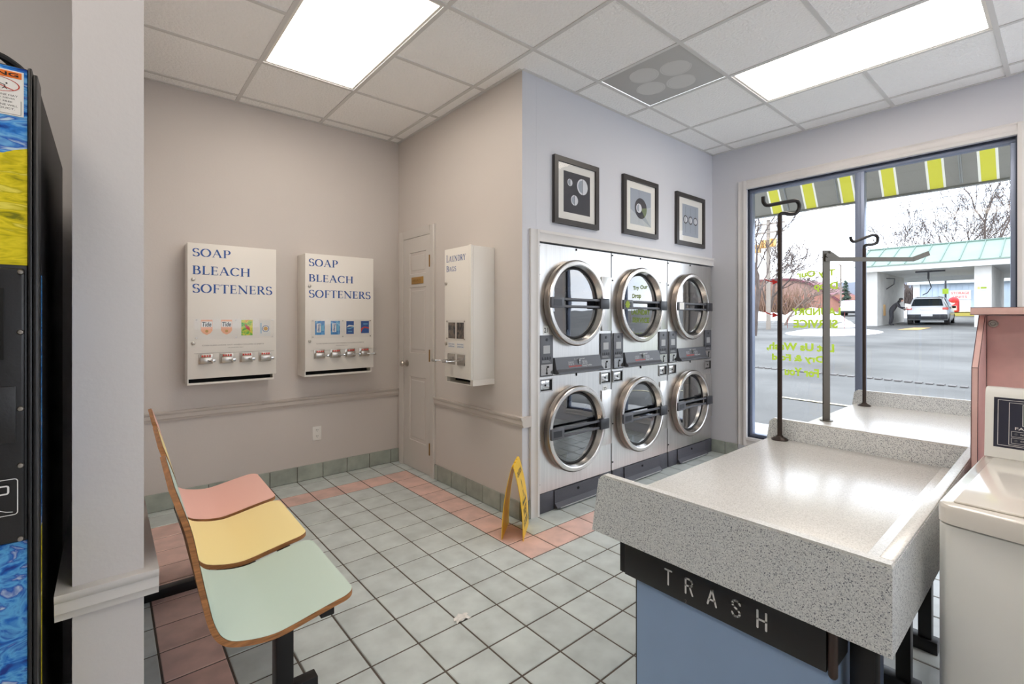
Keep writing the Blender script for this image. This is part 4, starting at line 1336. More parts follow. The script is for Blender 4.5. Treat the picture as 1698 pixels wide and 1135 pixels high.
# ------------------------------------------------------------------ trash cabinet under the near table
t = thing('trash_cabinet', 'blue trash cabinet with black TRASH band under the near table edge', 'cabinet', (1.36, .57, 0))
b = MB(); b.box(1.166, 1.245, .334, .815, .0005, .575, bev=.002); b.box(1.245, 1.62, .334, .815, .0005, .575)
b.build('body', m_trashb, t)
b = MB(); b.box(1.15, 1.164, .334, .845, .578, .6695, bev=.002); b.box(1.164, 1.24, .334, .815, .578, .6695)
fas = b.build('fascia', m_black, t)
b = MB(); b.box(1.158, 1.24, .85, .868, .576, .6695, bev=.002); b.build('end_bracket', m_blackm, t)
b = MB()
for yc, s in ((.703, 'T'), (.643, 'R'), (.582, 'A'), (.522, 'S'), (.463, 'H')):
    h = .0385; w = .0095
    st = {'T': [[(-w, h), (w, h)], [(0, h), (0, 0)]],
          'R': [[(-w, 0), (-w, h), (w * .4, h), (w * .95, h * .88), (w * .95, h * .68), (w * .4, h * .54), (-w, h * .54)], [(w * .1, h * .54), (w, 0)]],
          'A': [[(-w * 1.15, 0), (0, h), (w * 1.15, 0)], [(-w * .7, h * .32), (w * .7, h * .32)]],
          'S': [[(w, h * .8), (w * .6, h * .96), (0, h), (-w * .7, h * .92), (-w, h * .74), (-w * .6, h * .58), (w * .5, h * .46), (w, h * .28), (w * .7, h * .08), (0, 0), (-w * .6, h * .04), (-w, h * .2)]],
          'H': [[(-w, 0), (-w, h)], [(w, 0), (w, h)], [(-w, h * .5), (w, h * .5)]]}[s]
    b = MB()
    for q in st: pill(b, q, .0024, (1.1492, yc, .6075), (0, -1, 0), (0, 0, 1))
    tag(b.build('letter', m_ink_w, fas), 'white letter ' + s)
b = MB(); place(b, sans('2'), (1.1492, .655, .581), (0, -1, 0), (0, 0, 1), h=.009)
b.build('mark', m_grey_ink, fas)
b = MB(); b.cyl((1.158, .324, .576), (1.158, .324, .6695), .009, n=16)
b.sphere((1.158, .324, .576), .009, 0, 12, 8)
tag(b.build('corner_post', m_brown, t), 'brown rounded corner post')
b = MB(); b.box(1.168, 1.24, .319, .333, .59, .6695); b.build('side_rail', m_black, t)

# ------------------------------------------------------------------ washer (built square at the origin, then turned a touch)
t = thing('washing_machine', 'white top-loading washer at the right edge, navy control panel at its back', 'washer')
Wd, Dp = .684, .645
def bow(y, k): return -k * (1 - (2 * (-y) / Wd - 1) ** 2)
def bowed(b, z0, z1, x1, k, inset, rc, m=0, top_r=.006):
    pts = []
    ys_ = [inset + rc * (1 - math.cos(PI / 2 * k / 8)) for k in range(9)]
    ys_ = ys_ + [inset + rc + (Wd - 2 * inset - 2 * rc) * k / 16 for k in range(1, 16)] + [Wd - q for q in ys_[::-1]]
    for q_ in ys_:
        y = -q_
        e = min(-inset - y, y + Wd - inset)
        r = rc - math.sqrt(max(0, rc * rc - (rc - min(e, rc)) ** 2))
        pts.append((bow(y, k) + inset + r, y))
    pts += [(x1, -Wd + inset), (x1, -inset)]
    N = len(pts)
    cx = .3
    rings = []
    for z, ins in ((z0, 0), (z1 - top_r, 0), (z1 - top_r * .3, top_r * .3), (z1, top_r)):
        rings.append([(p[0] + ins * (1 if p[0] < cx else -1), p[1] + ins * (1 if p[1] < -Wd / 2 else -1), z) for p in pts])
    vs = [q for r in rings for q in r]
    fs = []
    for i in range(3):
        for k_ in range(N): fs.append((i * N + k_, i * N + (k_ + 1) % N, (i + 1) * N + (k_ + 1) % N, (i + 1) * N + k_))
    fs += [tuple(range(N))[::-1], tuple(range(3 * N, 4 * N))]
    b.add(vs, fs, m)
    return pts
b = MB(); bowed(b, .02, .889, Dp, .014, .002, .024, top_r=.003); b.box(.03, Dp - .03, -Wd + .03, -.03, .0005, .02)
b.build('body', m_washer, t, ang=30)
b = MB(); bowed(b, .8925, .932, Dp, .02, 0, .03, top_r=.008)
tp = b.build('top_cover', m_washtop, t, ang=30)
b = MB(); b.box(.024, .535, -Wd + .024, -.024, .9322, .9375, bev=.004, seg=3)
ld = tag(b.build('lid', m_washtop, t), 'glossy off-white lid')
b = MB(); b.box(.05, .062, -.42, -.27, .9382, .942, bev=.0015); b.build('lid_grip', m_washtop, ld)
b = MB()
prof = [(.562, .9325), (.566, .95), (.582, 1.105), (.590, 1.119), (.604, 1.125), (.634, 1.125), (.644, 1.115), (.644, .9325)]
b.prism(prof, (0, -.004, 0), (1, 0, 0), (0, 0, 1), (0, -Wd + .008, 0))
con = b.build('console', m_washer, t, ang=50)
def cpt(y, z, e=0): return (.566 + (z - .95) * .016 / .155 - .0006 - e, y, z)
def crect(b, y0, y1, z0, z1, e, m): b.add([cpt(y0, z0, e), cpt(y1, z0, e), cpt(y1, z1, e), cpt(y0, z1, e)], [(0, 1, 2, 3)], m)
def coutl(b, y0, y1, z0, z1, w, e, m):
    crect(b, y0, y1, z0, z0 + w, e, m); crect(b, y0, y1, z1 - w, z1, e, m)
    crect(b, y0, y0 - w, z0 + w, z1 - w, e, m); crect(b, y1 + w, y1, z0 + w, z1 - w, e, m)
b = MB(); crect(b, -.022, -.66, .962, 1.100, 0, 0)
cp = tag(b.build('control_panel', m_navy, con), 'navy control panel')
b = MB()
coutl(b, -.030, -.652, .968, 1.094, .0012, .0005, 0); coutl(b, -.052, -.4, .972, 1.088, .001, .0005, 0)
coutl(b, -.078, -.205, 1.026, 1.084, .0012, .0005, 0)
place(b, sans('FABRICS AND CYCLES', .015), cpt(-.064, 1.0145, .0005), (0, -1, 0), (.1, 0, 1), w=.16, h=.0075)
for k in range(2):
    for q in range(3):
        z0 = .995 - k * .018; y0 = -.057 - q * .062
        coutl(b, y0, y0 - .054, z0, z0 + .015, .0008, .0005, 0)
        place(b, sans(('NORMAL', 'PERM PRESS', 'WOOLENS', 'COLORS', 'DELICATES', 'BRIGHTS')[k * 3 + q]), cpt(y0 - .018, z0 + .0055, .0005), (0, -1, 0), (.1, 0, 1), h=.0045)
b.build('panel_print', m_ink_w, cp)
b = MB(); crect(b, -.080, -.203, 1.028, 1.082, .0007, 0)
lc = tag(b.build('display', m_lcd, cp), 'greenish display window')
b = MB()
for q in range(2): b.add([cpt(-.13, 1.044 + q * .016, .001), cpt(-.19, 1.044 + q * .016, .001), cpt(-.19, 1.050 + q * .016, .001), cpt(-.13, 1.050 + q * .016, .001)], [(0, 1, 2, 3)])
b.build('display_digits', m_plasd, lc)
m_led = M_emit('red_led', (255, 50, 50), 1.6)
for k in range(2):
    for q in range(3):
        b = MB(); crect(b, -.1125 - q * .062, -.1175 - q * .062, .9985 - k * .018, 1.0065 - k * .018, .0012, 0)
        b.build('indicator_led', m_led, cp)
        p = cpt(-.066 - q * .062, 1.0025 - k * .018, .0006)
        b = MB(); b.lathe([(.0032, 0), (.0032, .0015), (0, .0022)], p, (-1, 0, .1), 12)
        b.build('selector_button', m_plas, cp)
t.location = (1.345, .188, 0); t.rotation_euler = (0, 0, math.radians(-2.2))

# ------------------------------------------------------------------ pink bulkhead behind the washers
t = thing('washer_bulkhead', 'pink laminate bulkhead with overhanging cap behind the white washer', 'partition', (2.25, -.9, 0))
EP = [(2.006, .0005), (2.006, .93), (2.025, 1.172), (2.205, 1.3335), (2.46, 1.3335), (2.46, .0005)]
b = MB()
b.prism(EP, (0, .2, 0), (1, 0, 0), (0, 0, 1), (0, -.016, 0), 0)
b.build('end_panel', m_pink, t, flat=True)
b = MB()
for y in (.1996, .1852):
    for k in range(1, 3):
        p, q = EP[k], EP[k + 1]
        b.tube([(p[0] - .0006, y, p[1]), (q[0] - .0006, y, q[1])], .0009, 6)
    b.tube([(EP[0][0] - .0006, y, .01), (EP[1][0] - .0006, y, EP[1][1])], .0009, 6)
b.tube([(2.0245, .1996, 1.172), (2.0245, .1845, 1.172)], .0009, 6)
b.build('edge_seam', m_pinke, t)
b = MB(); b.box(2.22, 2.24, -2.3, .1835, .0005, 1.333); bd = b.build('face_board', m_pink, t)
b = MB(); b.box(2.2185, 2.2198, .1822, .1834, .9, 1.333); b.box(2.2185, 2.2198, -2.3, .182, 1.3315, 1.333); b.build('seam', m_pinke, bd)
b = MB(); b.box(2.115, 2.64, -2.3, .212, 1.3345, 1.358, bev=.0015)
cpb = b.build('cap', m_pink, t)
b = MB(); b.box(2.114, 2.115, -2.3, .2125, 1.3345, 1.336); b.box(2.114, 2.115, -2.3, .2125, 1.3575, 1.3585); b.box(2.1145, 2.64, .212, .2128, 1.3345, 1.336)
b.build('edge_seam', m_pinke, cpb)
b = MB()
b.lathe([(.0125, 0), (.0125, .002), (.010, .003), (.010, .001), (.006, .001), (.005, .004), (0, .004)], (2.2198, .168, 1.306), (-1, 0, 0), 24)
b.build('fixing_screw', m_screw, t)
b = MB(); b.box(2.44, 2.459, -2.3, .1835, .0005, 1.333); b.build('rear_board', m_pink, t)

# ------------------------------------------------------------------ vending machine
VX0, VX1, VY_ = -1.03, -.110, 1.400
t = thing('vending_machine', 'tall black drinks vending machine with blue and yellow painted panels at left', 'vending machine', (-.57, 1.8, 0))
b = MB(); b.box(VX0, VX1 - .003, VY_ + .075, 2.20, .06, 1.832, bev=.004); b.box(VX0 + .03, VX1 - .03, VY_ + .1, 2.17, .0005, .06)
b.build('cabinet', m_vside, t)
b = MB(); b.box(VX0, VX1 - .014, VY_ + .006, VY_ + .072, .07, 1.842, bev=.004)
b.box(VX1 - .014, VX1 - .008, VY_ - .002, VY_ + .05, .07, 1.842, bev=.002)
b.box(VX1 - .007, VX1, VY_ + .002, VY_ + .072, .07, 1.832, bev=.002)
dr = b.build('door', m_vblk, t)
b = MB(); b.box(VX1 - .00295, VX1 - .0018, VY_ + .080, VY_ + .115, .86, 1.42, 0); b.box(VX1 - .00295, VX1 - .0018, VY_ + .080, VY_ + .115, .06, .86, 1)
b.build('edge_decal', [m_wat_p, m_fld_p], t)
b = MB()
Y0 = VY_ + .0055
b.box(VX0 + .02, -.1255, Y0 - .002, Y0, 1.70, 1.838, 0)
pts = [(VX0 + .02, 1.62), (-.5, 1.66), (-.3, 1.64), (-.2, 1.655), (-.16, 1.66), (-.145, 1.668), (-.1255, 1.675)]
b.prism([(VX0 + .02, 1.70)] + pts + [(-.1255, 1.70)], (0, Y0, 0), (1, 0, 0), (0, 0, 1), (0, -.002, 0), 0)
b.prism(pts + [(-.1255, 1.433), (VX0 + .02, 1.433)], (0, Y0, 0), (1, 0, 0), (0, 0, 1), (0, -.002, 0), 1)
tag(b.build('picture_panel', [m_sky_p, m_fld_p], dr), 'painted blue sky and yellow field panel')
b = MB(); b.box(-.262, -.1305, Y0 - .0031, Y0 - .0021, 1.738, 1.830, 0)
b.box(-.259, -.1335, Y0 - .0036, Y0 - .0032, 1.8145, 1.8275, 1)
place(b, sans('WARNING', .02), (-.245, Y0 - .0041, 1.8172), (1, 0, 0), (0, 0, 1), .107, .0078, 2)
n = 40
cx, cz, rx, rz = -.170, 1.7985, .034, .0148
vs = []
for k in range(n):
    a = 2 * PI * k / n
    for s in (1, .94): vs.append((cx + rx * s * math.cos(a), Y0 - .0035, cz + rz * s * math.sin(a)))
b.add(vs, [(2 * k, 2 * k + 1, (2 * k + 3) % (2 * n), (2 * k + 2) % (2 * n)) for k in range(n)], 3)
b.prism([(-.026, .0085), (-.0245, .0095), (.026, -.0085), (.0245, -.0095)], (cx, Y0 - .0036, cz), (1, 0, 0), (0, 0, 1), (0, -.0002, 0), 3)
b.prism([(-.008, .008), (.002, .006), (.000, -.008), (-.012, -.006)], (cx, Y0 - .0033, cz), (1, 0, 0), (0, 0, 1), (0, -.0001, 0), 2)
b.disc((cx + .015, Y0 - .0034, cz + .003), (0, -1, 0), .0016, 10, 2)
for q in ((.006, .001, .013, -.001), (.013, -.001, .012, -.005), (.012, -.005, .016, -.0085), (.012, -.005, .009, -.009)):
    b.tube([(cx + q[0], Y0 - .0034, cz + q[1]), (cx + q[2], Y0 - .0034, cz + q[3])], .0006, 5, 2)
for k, s in enumerate(('ROCKING OR TILTING MACHINE MAY', 'CAUSE SERIOUS INJURY OR DEATH. NEVER', 'ROCK, SHAKE OR TILT TO GET FREE', 'PRODUCT OR MONEY. MACHINE WILL', 'NOT DISPENSE FREE PRODUCT.')):
    place(b, sans(s), (-.255, Y0 - .0034, 1.7765 - k * .0068), (1, 0, 0), (0, 0, 1), .116 - .004 * (k % 3), .0036, 2)
b.box(-.1345, -.134, Y0 - .0034, Y0 - .0032, 1.742, 1.77, 2); b.box(-.258, -.134, Y0 - .0034, Y0 - .0032, 1.7405, 1.741, 2)
tag(b.build('warning_sticker', [m_paper, m_orange, m_black, m_red], dr), 'white sticker with orange WARNING bar')
b = MB(); b.box(-.33, -.1285, Y0 - .010, Y0, .866, 1.426, bev=.006, seg=3); b.box(-.32, -.141, Y0 - .013, Y0 - .010, 1.07, 1.185, bev=.001)
pn = tag(b.build('coin_panel', m_vblk, dr), 'textured black coin panel')
b = MB(); b.box(-.325, -.158, Y0 - .0135, Y0 - .0105, 1.24, 1.385, bev=.001); b.build('note_slot', m_dark, pn)
for z in (1.418, 1.295, 1.138, 1.022, .872):
    b = MB(); b.lathe([(.0055, .0), (.0055, .001), (.004, .0035), (0, .0042)], (-.1345, Y0 - .0102, z), (0, -1, 0), 16)
    b.box(-.138, -.131, Y0 - .0148, Y0 - .0143, z - .0005, z + .0005)
    b.build('panel_screw', m_screw, pn)
b = MB()
def rrect(b, x0, x1, z0, z1, r, w, y):
    out = []; inn = []
    for (ax, az, a0) in ((x1 - r, z1 - r, 0), (x0 + r, z1 - r, 90), (x0 + r, z0 + r, 180), (x1 - r, z0 + r, 270)):
        for k in range(7):
            a = math.radians(a0 + 90 * k / 6)
            out.append((ax + r * math.cos(a), y, az + r * math.sin(a))); inn.append((ax + (r - w) * math.cos(a), y, az + (r - w) * math.sin(a)))
    n = len(out)
    b.add(out + inn, [(k, (k + 1) % n, n + (k + 1) % n, n + k) for k in range(n)])
rrect(b, -.31, -.1375, .924, .998, .006, .0016, Y0 - .0136)
rrect(b, -.175, -.150, .967, .986, .005, .003, Y0 - .0136)
b.tube([(-.30 + .155 * k / 16, Y0 - .0136, .934 + .004 * math.sin(k * 1.5)) for k in range(17)], .0007, 5)
b.box(-.28, -.19, Y0 - .0137, Y0 - .0134, .969, .984)
b.build('logo_print', m_ink_w, pn)
b = MB(); b.box(VX0 + .02, -.1255, Y0 - .002, Y0, .10, .8635)
tag(b.build('lower_picture_panel', m_wat_p, dr), 'painted blue water panel')
b = MB()
pts = [Vector((-.5, 1.46, 1.852)), Vector((-.3, 1.44, 1.862)), Vector((-.19, 1.43, 1.868)), Vector((-.15, 1.45, 1.862)), Vector((-.135, 1.50, 1.852)), Vector((-.16, 1.6, 1.846)), Vector((-.3, 1.7, 1.845)), Vector((-.6, 1.9, 1.845))]
b.tube(catmull3(pts), .007, 8)
pts2 = [p + Vector((-.02, .02, .016)) for p in pts]
b.tube(catmull3(pts2), .006, 8)
o = b.build('power_cable', m_black, None, origin=(-.3, 1.6, 1.84))
tag(o, 'loose black cable lying on top of the vending machine', 'cable')
# ------------------------------------------------------------------ outside the window
m_asph = M('wet_asphalt', (106, 106, 104), rough=0.8, spec=0.25, var=0.22, vscale=.35, detail=6, bump=0.25, bscale=22, rgb2=None)
m_side = M('sidewalk_concrete', (196, 196, 194), rough=0.8, var=0.06, vscale=2)
m_line = M('road_paint', (232, 222, 184), rough=0.7)
m_grate = M('iron_grate', (96, 92, 90), rough=0.6)
m_snow = M('snow', (246, 248, 252), rough=0.85, var=0.05, vscale=.6, bump=0.5, bscale=2.5)
m_awg = M('awning_grey', (126, 124, 116), rough=0.8, trans=.3)
m_awy = M('awning_yellow', (192, 188, 66), rough=0.8)
m_aww = M('awning_white', (216, 214, 200), rough=0.8)
m_awr = M('awning_rib', (150, 152, 150), rough=0.4, metal=0.6)
m_brickw = M('white_painted_block', (204, 202, 197), rough=0.8, var=0.05, vscale=1.5, bump=0.3, bscale=6)
m_mint = M('mint_metal_roof', (128, 148, 135), rough=0.5, var=0.04, vscale=1)
m_mints = M('roof_seam', (104, 128, 118), rough=0.5)
m_fasc = M('white_fascia', (226, 228, 226), rough=0.6)
m_blues = M('blue_metal_siding', (182, 196, 210), rough=0.55, var=0.03, vscale=1)
m_groof = M('grey_metal_roof', (182, 182, 176), rough=0.6)
m_carw = M('white_car_paint', (234, 236, 238), rough=0.25, coat=0.5)
m_carb = M('car_lower_black', (34, 36, 40), rough=0.5)
m_carg = M('car_glass', (34, 44, 50), rough=0.1)
m_tail = M('tail_lamp_red', (226, 84, 72), rough=0.3)
m_tyre = M('tyre', (28, 28, 30), rough=0.8)
m_cloth = M('dark_clothing', (44, 44, 50), rough=0.9)
m_skin = M('skin', (196, 150, 128), rough=0.6)
m_hair = M('dark_hair', (34, 28, 26), rough=0.7)
m_bark = M('bark', (96, 84, 78), rough=0.9, var=0.15, vscale=2)
m_barkl = M('pale_bark', (142, 124, 112), rough=0.9)
m_wood = M('weathered_pole', (150, 140, 130), rough=0.9)
m_sig = M('signal_yellow', (232, 182, 112), rough=0.5)
m_tan = M('tan_siding', (168, 134, 122), rough=0.8, var=0.04, vscale=.5)
m_brick = M('red_brick', (176, 124, 108), rough=0.85, var=0.08, vscale=1.2)
m_maroon = M('maroon_trim', (112, 56, 66), rough=0.6)
m_slate = M('slate_roof', (112, 118, 130), rough=0.8)
m_redv = M('vacuum_red', (206, 60, 66), rough=0.4)
m_ever = M('evergreen', (64, 82, 70), rough=0.9)
m_brush = M('brush_twigs', (140, 112, 94), rough=0.95)
m_ylw = M('kerb_yellow', (214, 196, 96), rough=0.7)
m_bluet = M('blue_tarp', (60, 74, 130), rough=0.6)

# the lettering is thin paint on glass: daylight comes through it
for mm in (m_lime, m_redp, m_awg, m_awy, m_aww):
    nt_ = mm.node_tree
    pb = nt_.nodes['Principled BSDF']
    tl = nt_.nodes.new('ShaderNodeBsdfTranslucent'); tl.inputs['Color'].default_value = pb.inputs['Base Color'].default_value
    mx_ = nt_.nodes.new('ShaderNodeMixShader'); mx_.inputs['Fac'].default_value = .4 if mm in (m_lime, m_redp) else .35
    nt_.links.new(pb.outputs['BSDF'], mx_.inputs[1]); nt_.links.new(tl.outputs['BSDF'], mx_.inputs[2])
    nt_.links.new(mx_.outputs['Shader'], nt_.nodes['Material Output'].inputs['Surface'])

def gz(x): return -.12 + .0312 * max(0, x - 4.8)
b = MB(); b.box(-30, 4.745, -40, RY - .125, -.3, -.1)  # unseen snow ground, added to bounce daylight up through the south window
struct('bounce_snow', b, m_snow)
random.seed(21)
b = MB()
b.quad((4.78, -60, -.13), (6.6, -60, -.13 + .05), (6.6, 60, -.13 + .05), (4.78, 60, -.13))
b.box(4.752, 6.5, -40, 40, -.3, -.045)
struct('sidewalk', b, m_side)
b = MB()
xs = [6.5, 12, 20, 28, 36, 44, 60, 90, 130]
vs = []
for x in xs:
    for y in (-60, -20, 0, 10, 20, 40, 80): vs.append((x, y, gz(x)))
W = 7
b.add(vs, [(i * W + k, i * W + k + 1, (i + 1) * W + k + 1, (i + 1) * W + k) for i in range(len(xs) - 1) for k in range(W - 1)])
struct('parking_lot', b, m_asph)
def strip(name, pts, w, mat, label, cat, dz=.012):
    b = MB()
    for i in range(len(pts) - 1):
        (x0, y0), (x1, y1) = pts[i], pts[i + 1]
        d = Vector((x1 - x0, y1 - y0)).normalized(); n = Vector((-d.y, d.x)) * w / 2
        b.add([(x0 + n.x, y0 + n.y, gz(x0) + dz), (x1 + n.x, y1 + n.y, gz(x1) + dz), (x1 - n.x, y1 - n.y, gz(x1) + dz), (x0 - n.x, y0 - n.y, gz(x0) + dz)], [(0, 1, 2, 3)])
    return b
b = strip('', [(8.6, 3.2), (8.42, 1.2), (8.4, -2)], .10, None, '', '')
tag(b.build('painted_line', m_line, None, origin=(8.5, 1, 0)), 'pale yellow painted line on the asphalt near the window', 'road marking')
b = MB()
for k in range(60):
    y = 7 - k * .16
    x = 11.45 + .152 * y
    b.box(x - .09, x + .09, y - .05, y + .05, gz(x) + .003, gz(x) + .02)
tag(b.build('drain_grate', m_grate, None, origin=(11.8, 2, 0)), 'long dark trench drain grate crossing the parking lot', 'drain', kind='stuff')
b = MB(); b.add([(31.6, 5.95, gz(31.6) + .015), (31.8, 5.1, gz(31.8) + .015), (34.4, 5.0, gz(34.4) + .015), (34.2, 5.7, gz(34.2) + .015)], [(0, 1, 2, 3)])
tag(b.build('painted_arrow', m_sig, None, origin=(33, 5.4, gz(33))), 'worn yellow ground marking in front of the car wash bay', 'road marking')

# awning
b = MB()
AXT, AZT, AXB, AZB = 4.752, 3.46, 5.40, 2.425
def aw(y0, y1, m, e=0):
    b.add([(AXT, y0, AZT), (AXB, y0, AZB), (AXB, y1, AZB), (AXT, y1, AZT)], [(0, 1, 2, 3)], m)
y = 3.335
aw(3.335, 3.9, 0)
k = 0
while y > -3.0:
    aw(y - .016, y, 2); aw(y - .104, y - .016, 1); aw(y - .12, y - .104, 2); aw(y - .316, y - .12, 0)
    y -= .316
aw_t = thing('striped_awning', 'grey awning with yellow stripes hanging outside over the shop window', 'awning', (AXT, .5, AZT))
b.build('canvas', [m_awg, m_awy, m_aww], aw_t)
b = MB(); b.cyl((AXB - .01, -3, AZB - .006), (AXB - .01, 3.9, AZB - .006), .013, n=10)
b.build('front_bar', m_awr, aw_t)
for yy in (1.90, 1.45, .59, 1.02 - 1.4, 2.9, -1.3):
    b = MB(); b.cyl((AXT + .01, yy, AZT - .03), (AXB - .03, yy, AZB + .02), .011, n=10)
    b.build('rib', m_awr, aw_t)

# car wash across the lot
t = thing('car_wash', 'white block car wash with mint green metal roof across the lot', 'building', (39.5, 2, gz(39.5)))
G = gz(36) - .05
b = MB(); b.box(36.0, 43.2, 7.74, 8.37, G - .3, 4.2); b.build('side_wall', m_brickw, t)
b = MB(); b.box(36.0, 43.2, 2.78, 3.45, G - .3, 4.2); b.build('dividing_wall', m_brickw, t)
b = MB(); b.box(36.0, 43.2, -2.3, -1.65, G - .3, 4.2); b.build('dividing_wall', m_brickw, t)
b = MB(); b.box(35.75, 43.6, -8, 8.55, 4.2, 4.28); b.build('soffit', m_fasc, t)
b = MB(); b.box(35.6, 35.75, -8, 8.7, 4.16, 4.46); b.box(43.6, 43.7, -8, 8.7, 3.9, 4.46); b.box(35.75, 43.6, 8.55, 8.7, 4.16, 4.46); b.build('fascia', m_fasc, t)
b = MB(); b.prism([(35.5, 4.46), (35.5, 4.52), (38.6, 5.82), (40.6, 5.82), (43.8, 4.52), (43.8, 4.46)], (0, 8.8, 0), (1, 0, 0), (0, 0, 1), (0, -16.8, 0))
rf = b.build('roof', m_mint, t, flat=True)
for k in range(20):
    y = 8.7 - k * .78
    b = MB(); b.prism([(35.5, 4.52), (38.6, 5.82), (38.6, 5.87), (35.5, 4.57)], (0, y, 0), (1, 0, 0), (0, 0, 1), (0, -.05, 0)); b.build('roof_seam', m_mints, rf)
b = MB(); b.cyl((38.6, 8.8, 5.85), (38.6, -8, 5.85), .06, n=8); b.build('ridge_cap', m_mints, rf)
b = MB(); b.box(35.985, 35.998, 2.95, 3.36, 2.86, 3.09, 0); b.box(35.98, 35.985, 2.97, 3.2, 2.93, 3.03, 1); b.box(35.98, 35.985, 3.22, 3.33, 2.9, 3.05, 2)
tag(b.build('wash_sign', [m_paper, m_lime, m_sig], t), 'small green and orange sign')
b = MB(); b.box(37.6, 37.75, 4.85, 6.2, 4.1, 4.199); b.cyl((37.68, 5.6, 4.1), (37.68, 5.6, 3.7), .05, n=10)
b.build('boom_arm', m_plasd, t)
b = MB(); b.tube([Vector((37.7, 5.6, 3.7)), Vector((37.9, 5.5, 3.2)), Vector((38.4, 5.75, 2.9)), Vector((38.6, 6.0, 2.78))], .025, 6)
b.build('spray_hose', m_plasd, t)
b = MB(); b.tube([(38.2, 7.738, 3.9), (38.2, 7.3, 3.85), (38.2, 7.35, 3.5), (38.2, 7.738, 3.2)], .03, 6); b.build('wall_bracket', m_plasd, t)
b = MB(); b.box(37.5, 37.9, 7.70, 7.738, 1.5, 2.2); tag(b.build('instruction_board', m_sig, t), 'faded orange board')

# SUV in the bay, seen from behind (built at the origin, rear face at x=0, then moved)
t = thing('suv', 'white SUV with red tail lamps parked inside the car wash bay', 'car')
def ring(x, zb, belt, top, hb, ht):
    return [(x, -hb * .93, zb), (x, -hb, zb + .2), (x, -hb, belt * .8), (x, -hb * .97, belt), (x, -ht, top - .06), (x, -ht * .86, top),
            (x, ht * .86, top), (x, ht, top - .06), (x, hb * .97, belt), (x, hb, belt * .8), (x, hb, zb + .2), (x, hb * .93, zb)]
st = [ring(0, .42, 1.02, 1.08, .90, .82), ring(.06, .34, 1.06, 1.14, .955, .86), ring(.34, .28, 1.10, 1.66, .975, .70), ring(.7, .28, 1.10, 1.74, .985, .71),
      ring(1.6, .28, 1.08, 1.76, .985, .73), ring(2.6, .28, 1.06, 1.70, .985, .70), ring(3.4, .28, 1.04, 1.16, .98, .82), ring(4.2, .3, .98, 1.06, .96, .8), ring(4.75, .36, .8, .86, .86, .7), ring(4.85, .42, .7, .74, .8, .65)]
n = 12
b = MB()
vs = [p for s in st for p in s]
b.add(vs, [(i * n + k, i * n + (k + 1) % n, (i + 1) * n + (k + 1) % n, (i + 1) * n + k) for i in range(len(st) - 1) for k in range(n)] + [tuple(range(n)), tuple(range((len(st) - 1) * n, len(st) * n))])
b.build('body', m_carw, t, ang=28)
def onrear(z):        # rear glass slope between x=.06,z=1.14 and x=.34,z=1.66
    f = (z - 1.14) / .52
    return .06 + .28 * f - .012
b = MB()
b.prism([(-.74, 1.17), (.74, 1.17), (.64, 1.58), (.56, 1.61), (-.56, 1.61), (-.64, 1.58)], (onrear(1.14), 0, 0), (0, 1, 0), (0, 0, 1), (.004, 0, 0))
for i, v in enumerate(b.v): b.v[i] = (onrear(v[2]) + (v[0] - onrear(1.14)), v[1], v[2])
b.build('rear_window', m_carg, t)
for s in (-1, 1):
    b = MB(); b.prism([(.5, 1.13), (2.9, 1.11), (2.6, 1.55), (2.2, 1.64), (.75, 1.64)], (0, s * .985, 0), (1, 0, 0), (0, 0, 1), (0, s * .004, 0))
    for i, v in enumerate(b.v):
        f = (v[2] - 1.1) / .6
        b.v[i] = (v[0], s * (.962 - .235 * f) + (.008 * s if i >= 5 else 0), v[2])
    b.build('side_window', m_carg, t)
    b = MB(); b.box(-.02, .2, s * .70, s * .97, .93, 1.07, bev=.03); b.build('tail_lamp', m_tail, t)
    b = MB(); b.box(2.5, 2.62, s * .96, s * 1.14, 1.05, 1.2, bev=.03); b.build('side_mirror', m_carb, t)
    b = MB(); b.cyl((.6, s * .5, 1.745), (2.3, s * .5, 1.775), .02, n=8); b.build('roof_rail', m_carb, t)
    for x in (.85, 3.85):
        b = MB(); b.cyl((x, s * .74, .355), (x, s * .985, .355), .352, n=28, m=0); b.cyl((x, s * .98, .355), (x, s * .992, .355), .22, n=20, m=1)
        b.build('wheel', [m_tyre, m_chrome], t)
b = MB(); b.box(-.05, .12, -.93, .93, .36, .66, bev=.04); tag(b.build('bumper', m_carb, t), 'black lower bumper')
b = MB(); b.box(-.062, -.05, -.27, .27, .54, .68, bev=.004); b.build('number_plate', m_paper, t)
b = MB(); b.box(-.015, .02, -.3, .3, .93, .98, bev=.01); b.build('tailgate_trim', m_chrome, t)
t.location = (38.0, 5.72, gz(38.6) - .02); t.rotation_euler = (0, 0, math.radians(3))

# person leaning over by the bay wall
pt_ = thing('person', 'person in dark clothes bending forward beside the white SUV holding a white sheet', 'person', (37.2, 7.28, gz(37.2)))
def skin_obj(name, verts, edges, radii, mat, parent, root):
    me = bpy.data.meshes.new(name); me.from_pydata(verts, edges, [])
    o = bpy.data.objects.new(name, me); COL.objects.link(o)
    me.materials.append(mat)
    md = o.modifiers.new('Skin', 'SKIN'); md.use_smooth_shade = True
    sv = me.skin_vertices[0].data
    for i, r in enumerate(radii): sv[i].radius = (r, r); sv[i].use_root = (i == root)
    s2 = o.modifiers.new('Sub', 'SUBSURF'); s2.levels = 1; s2.render_levels = 2
    o.parent = parent
    return o
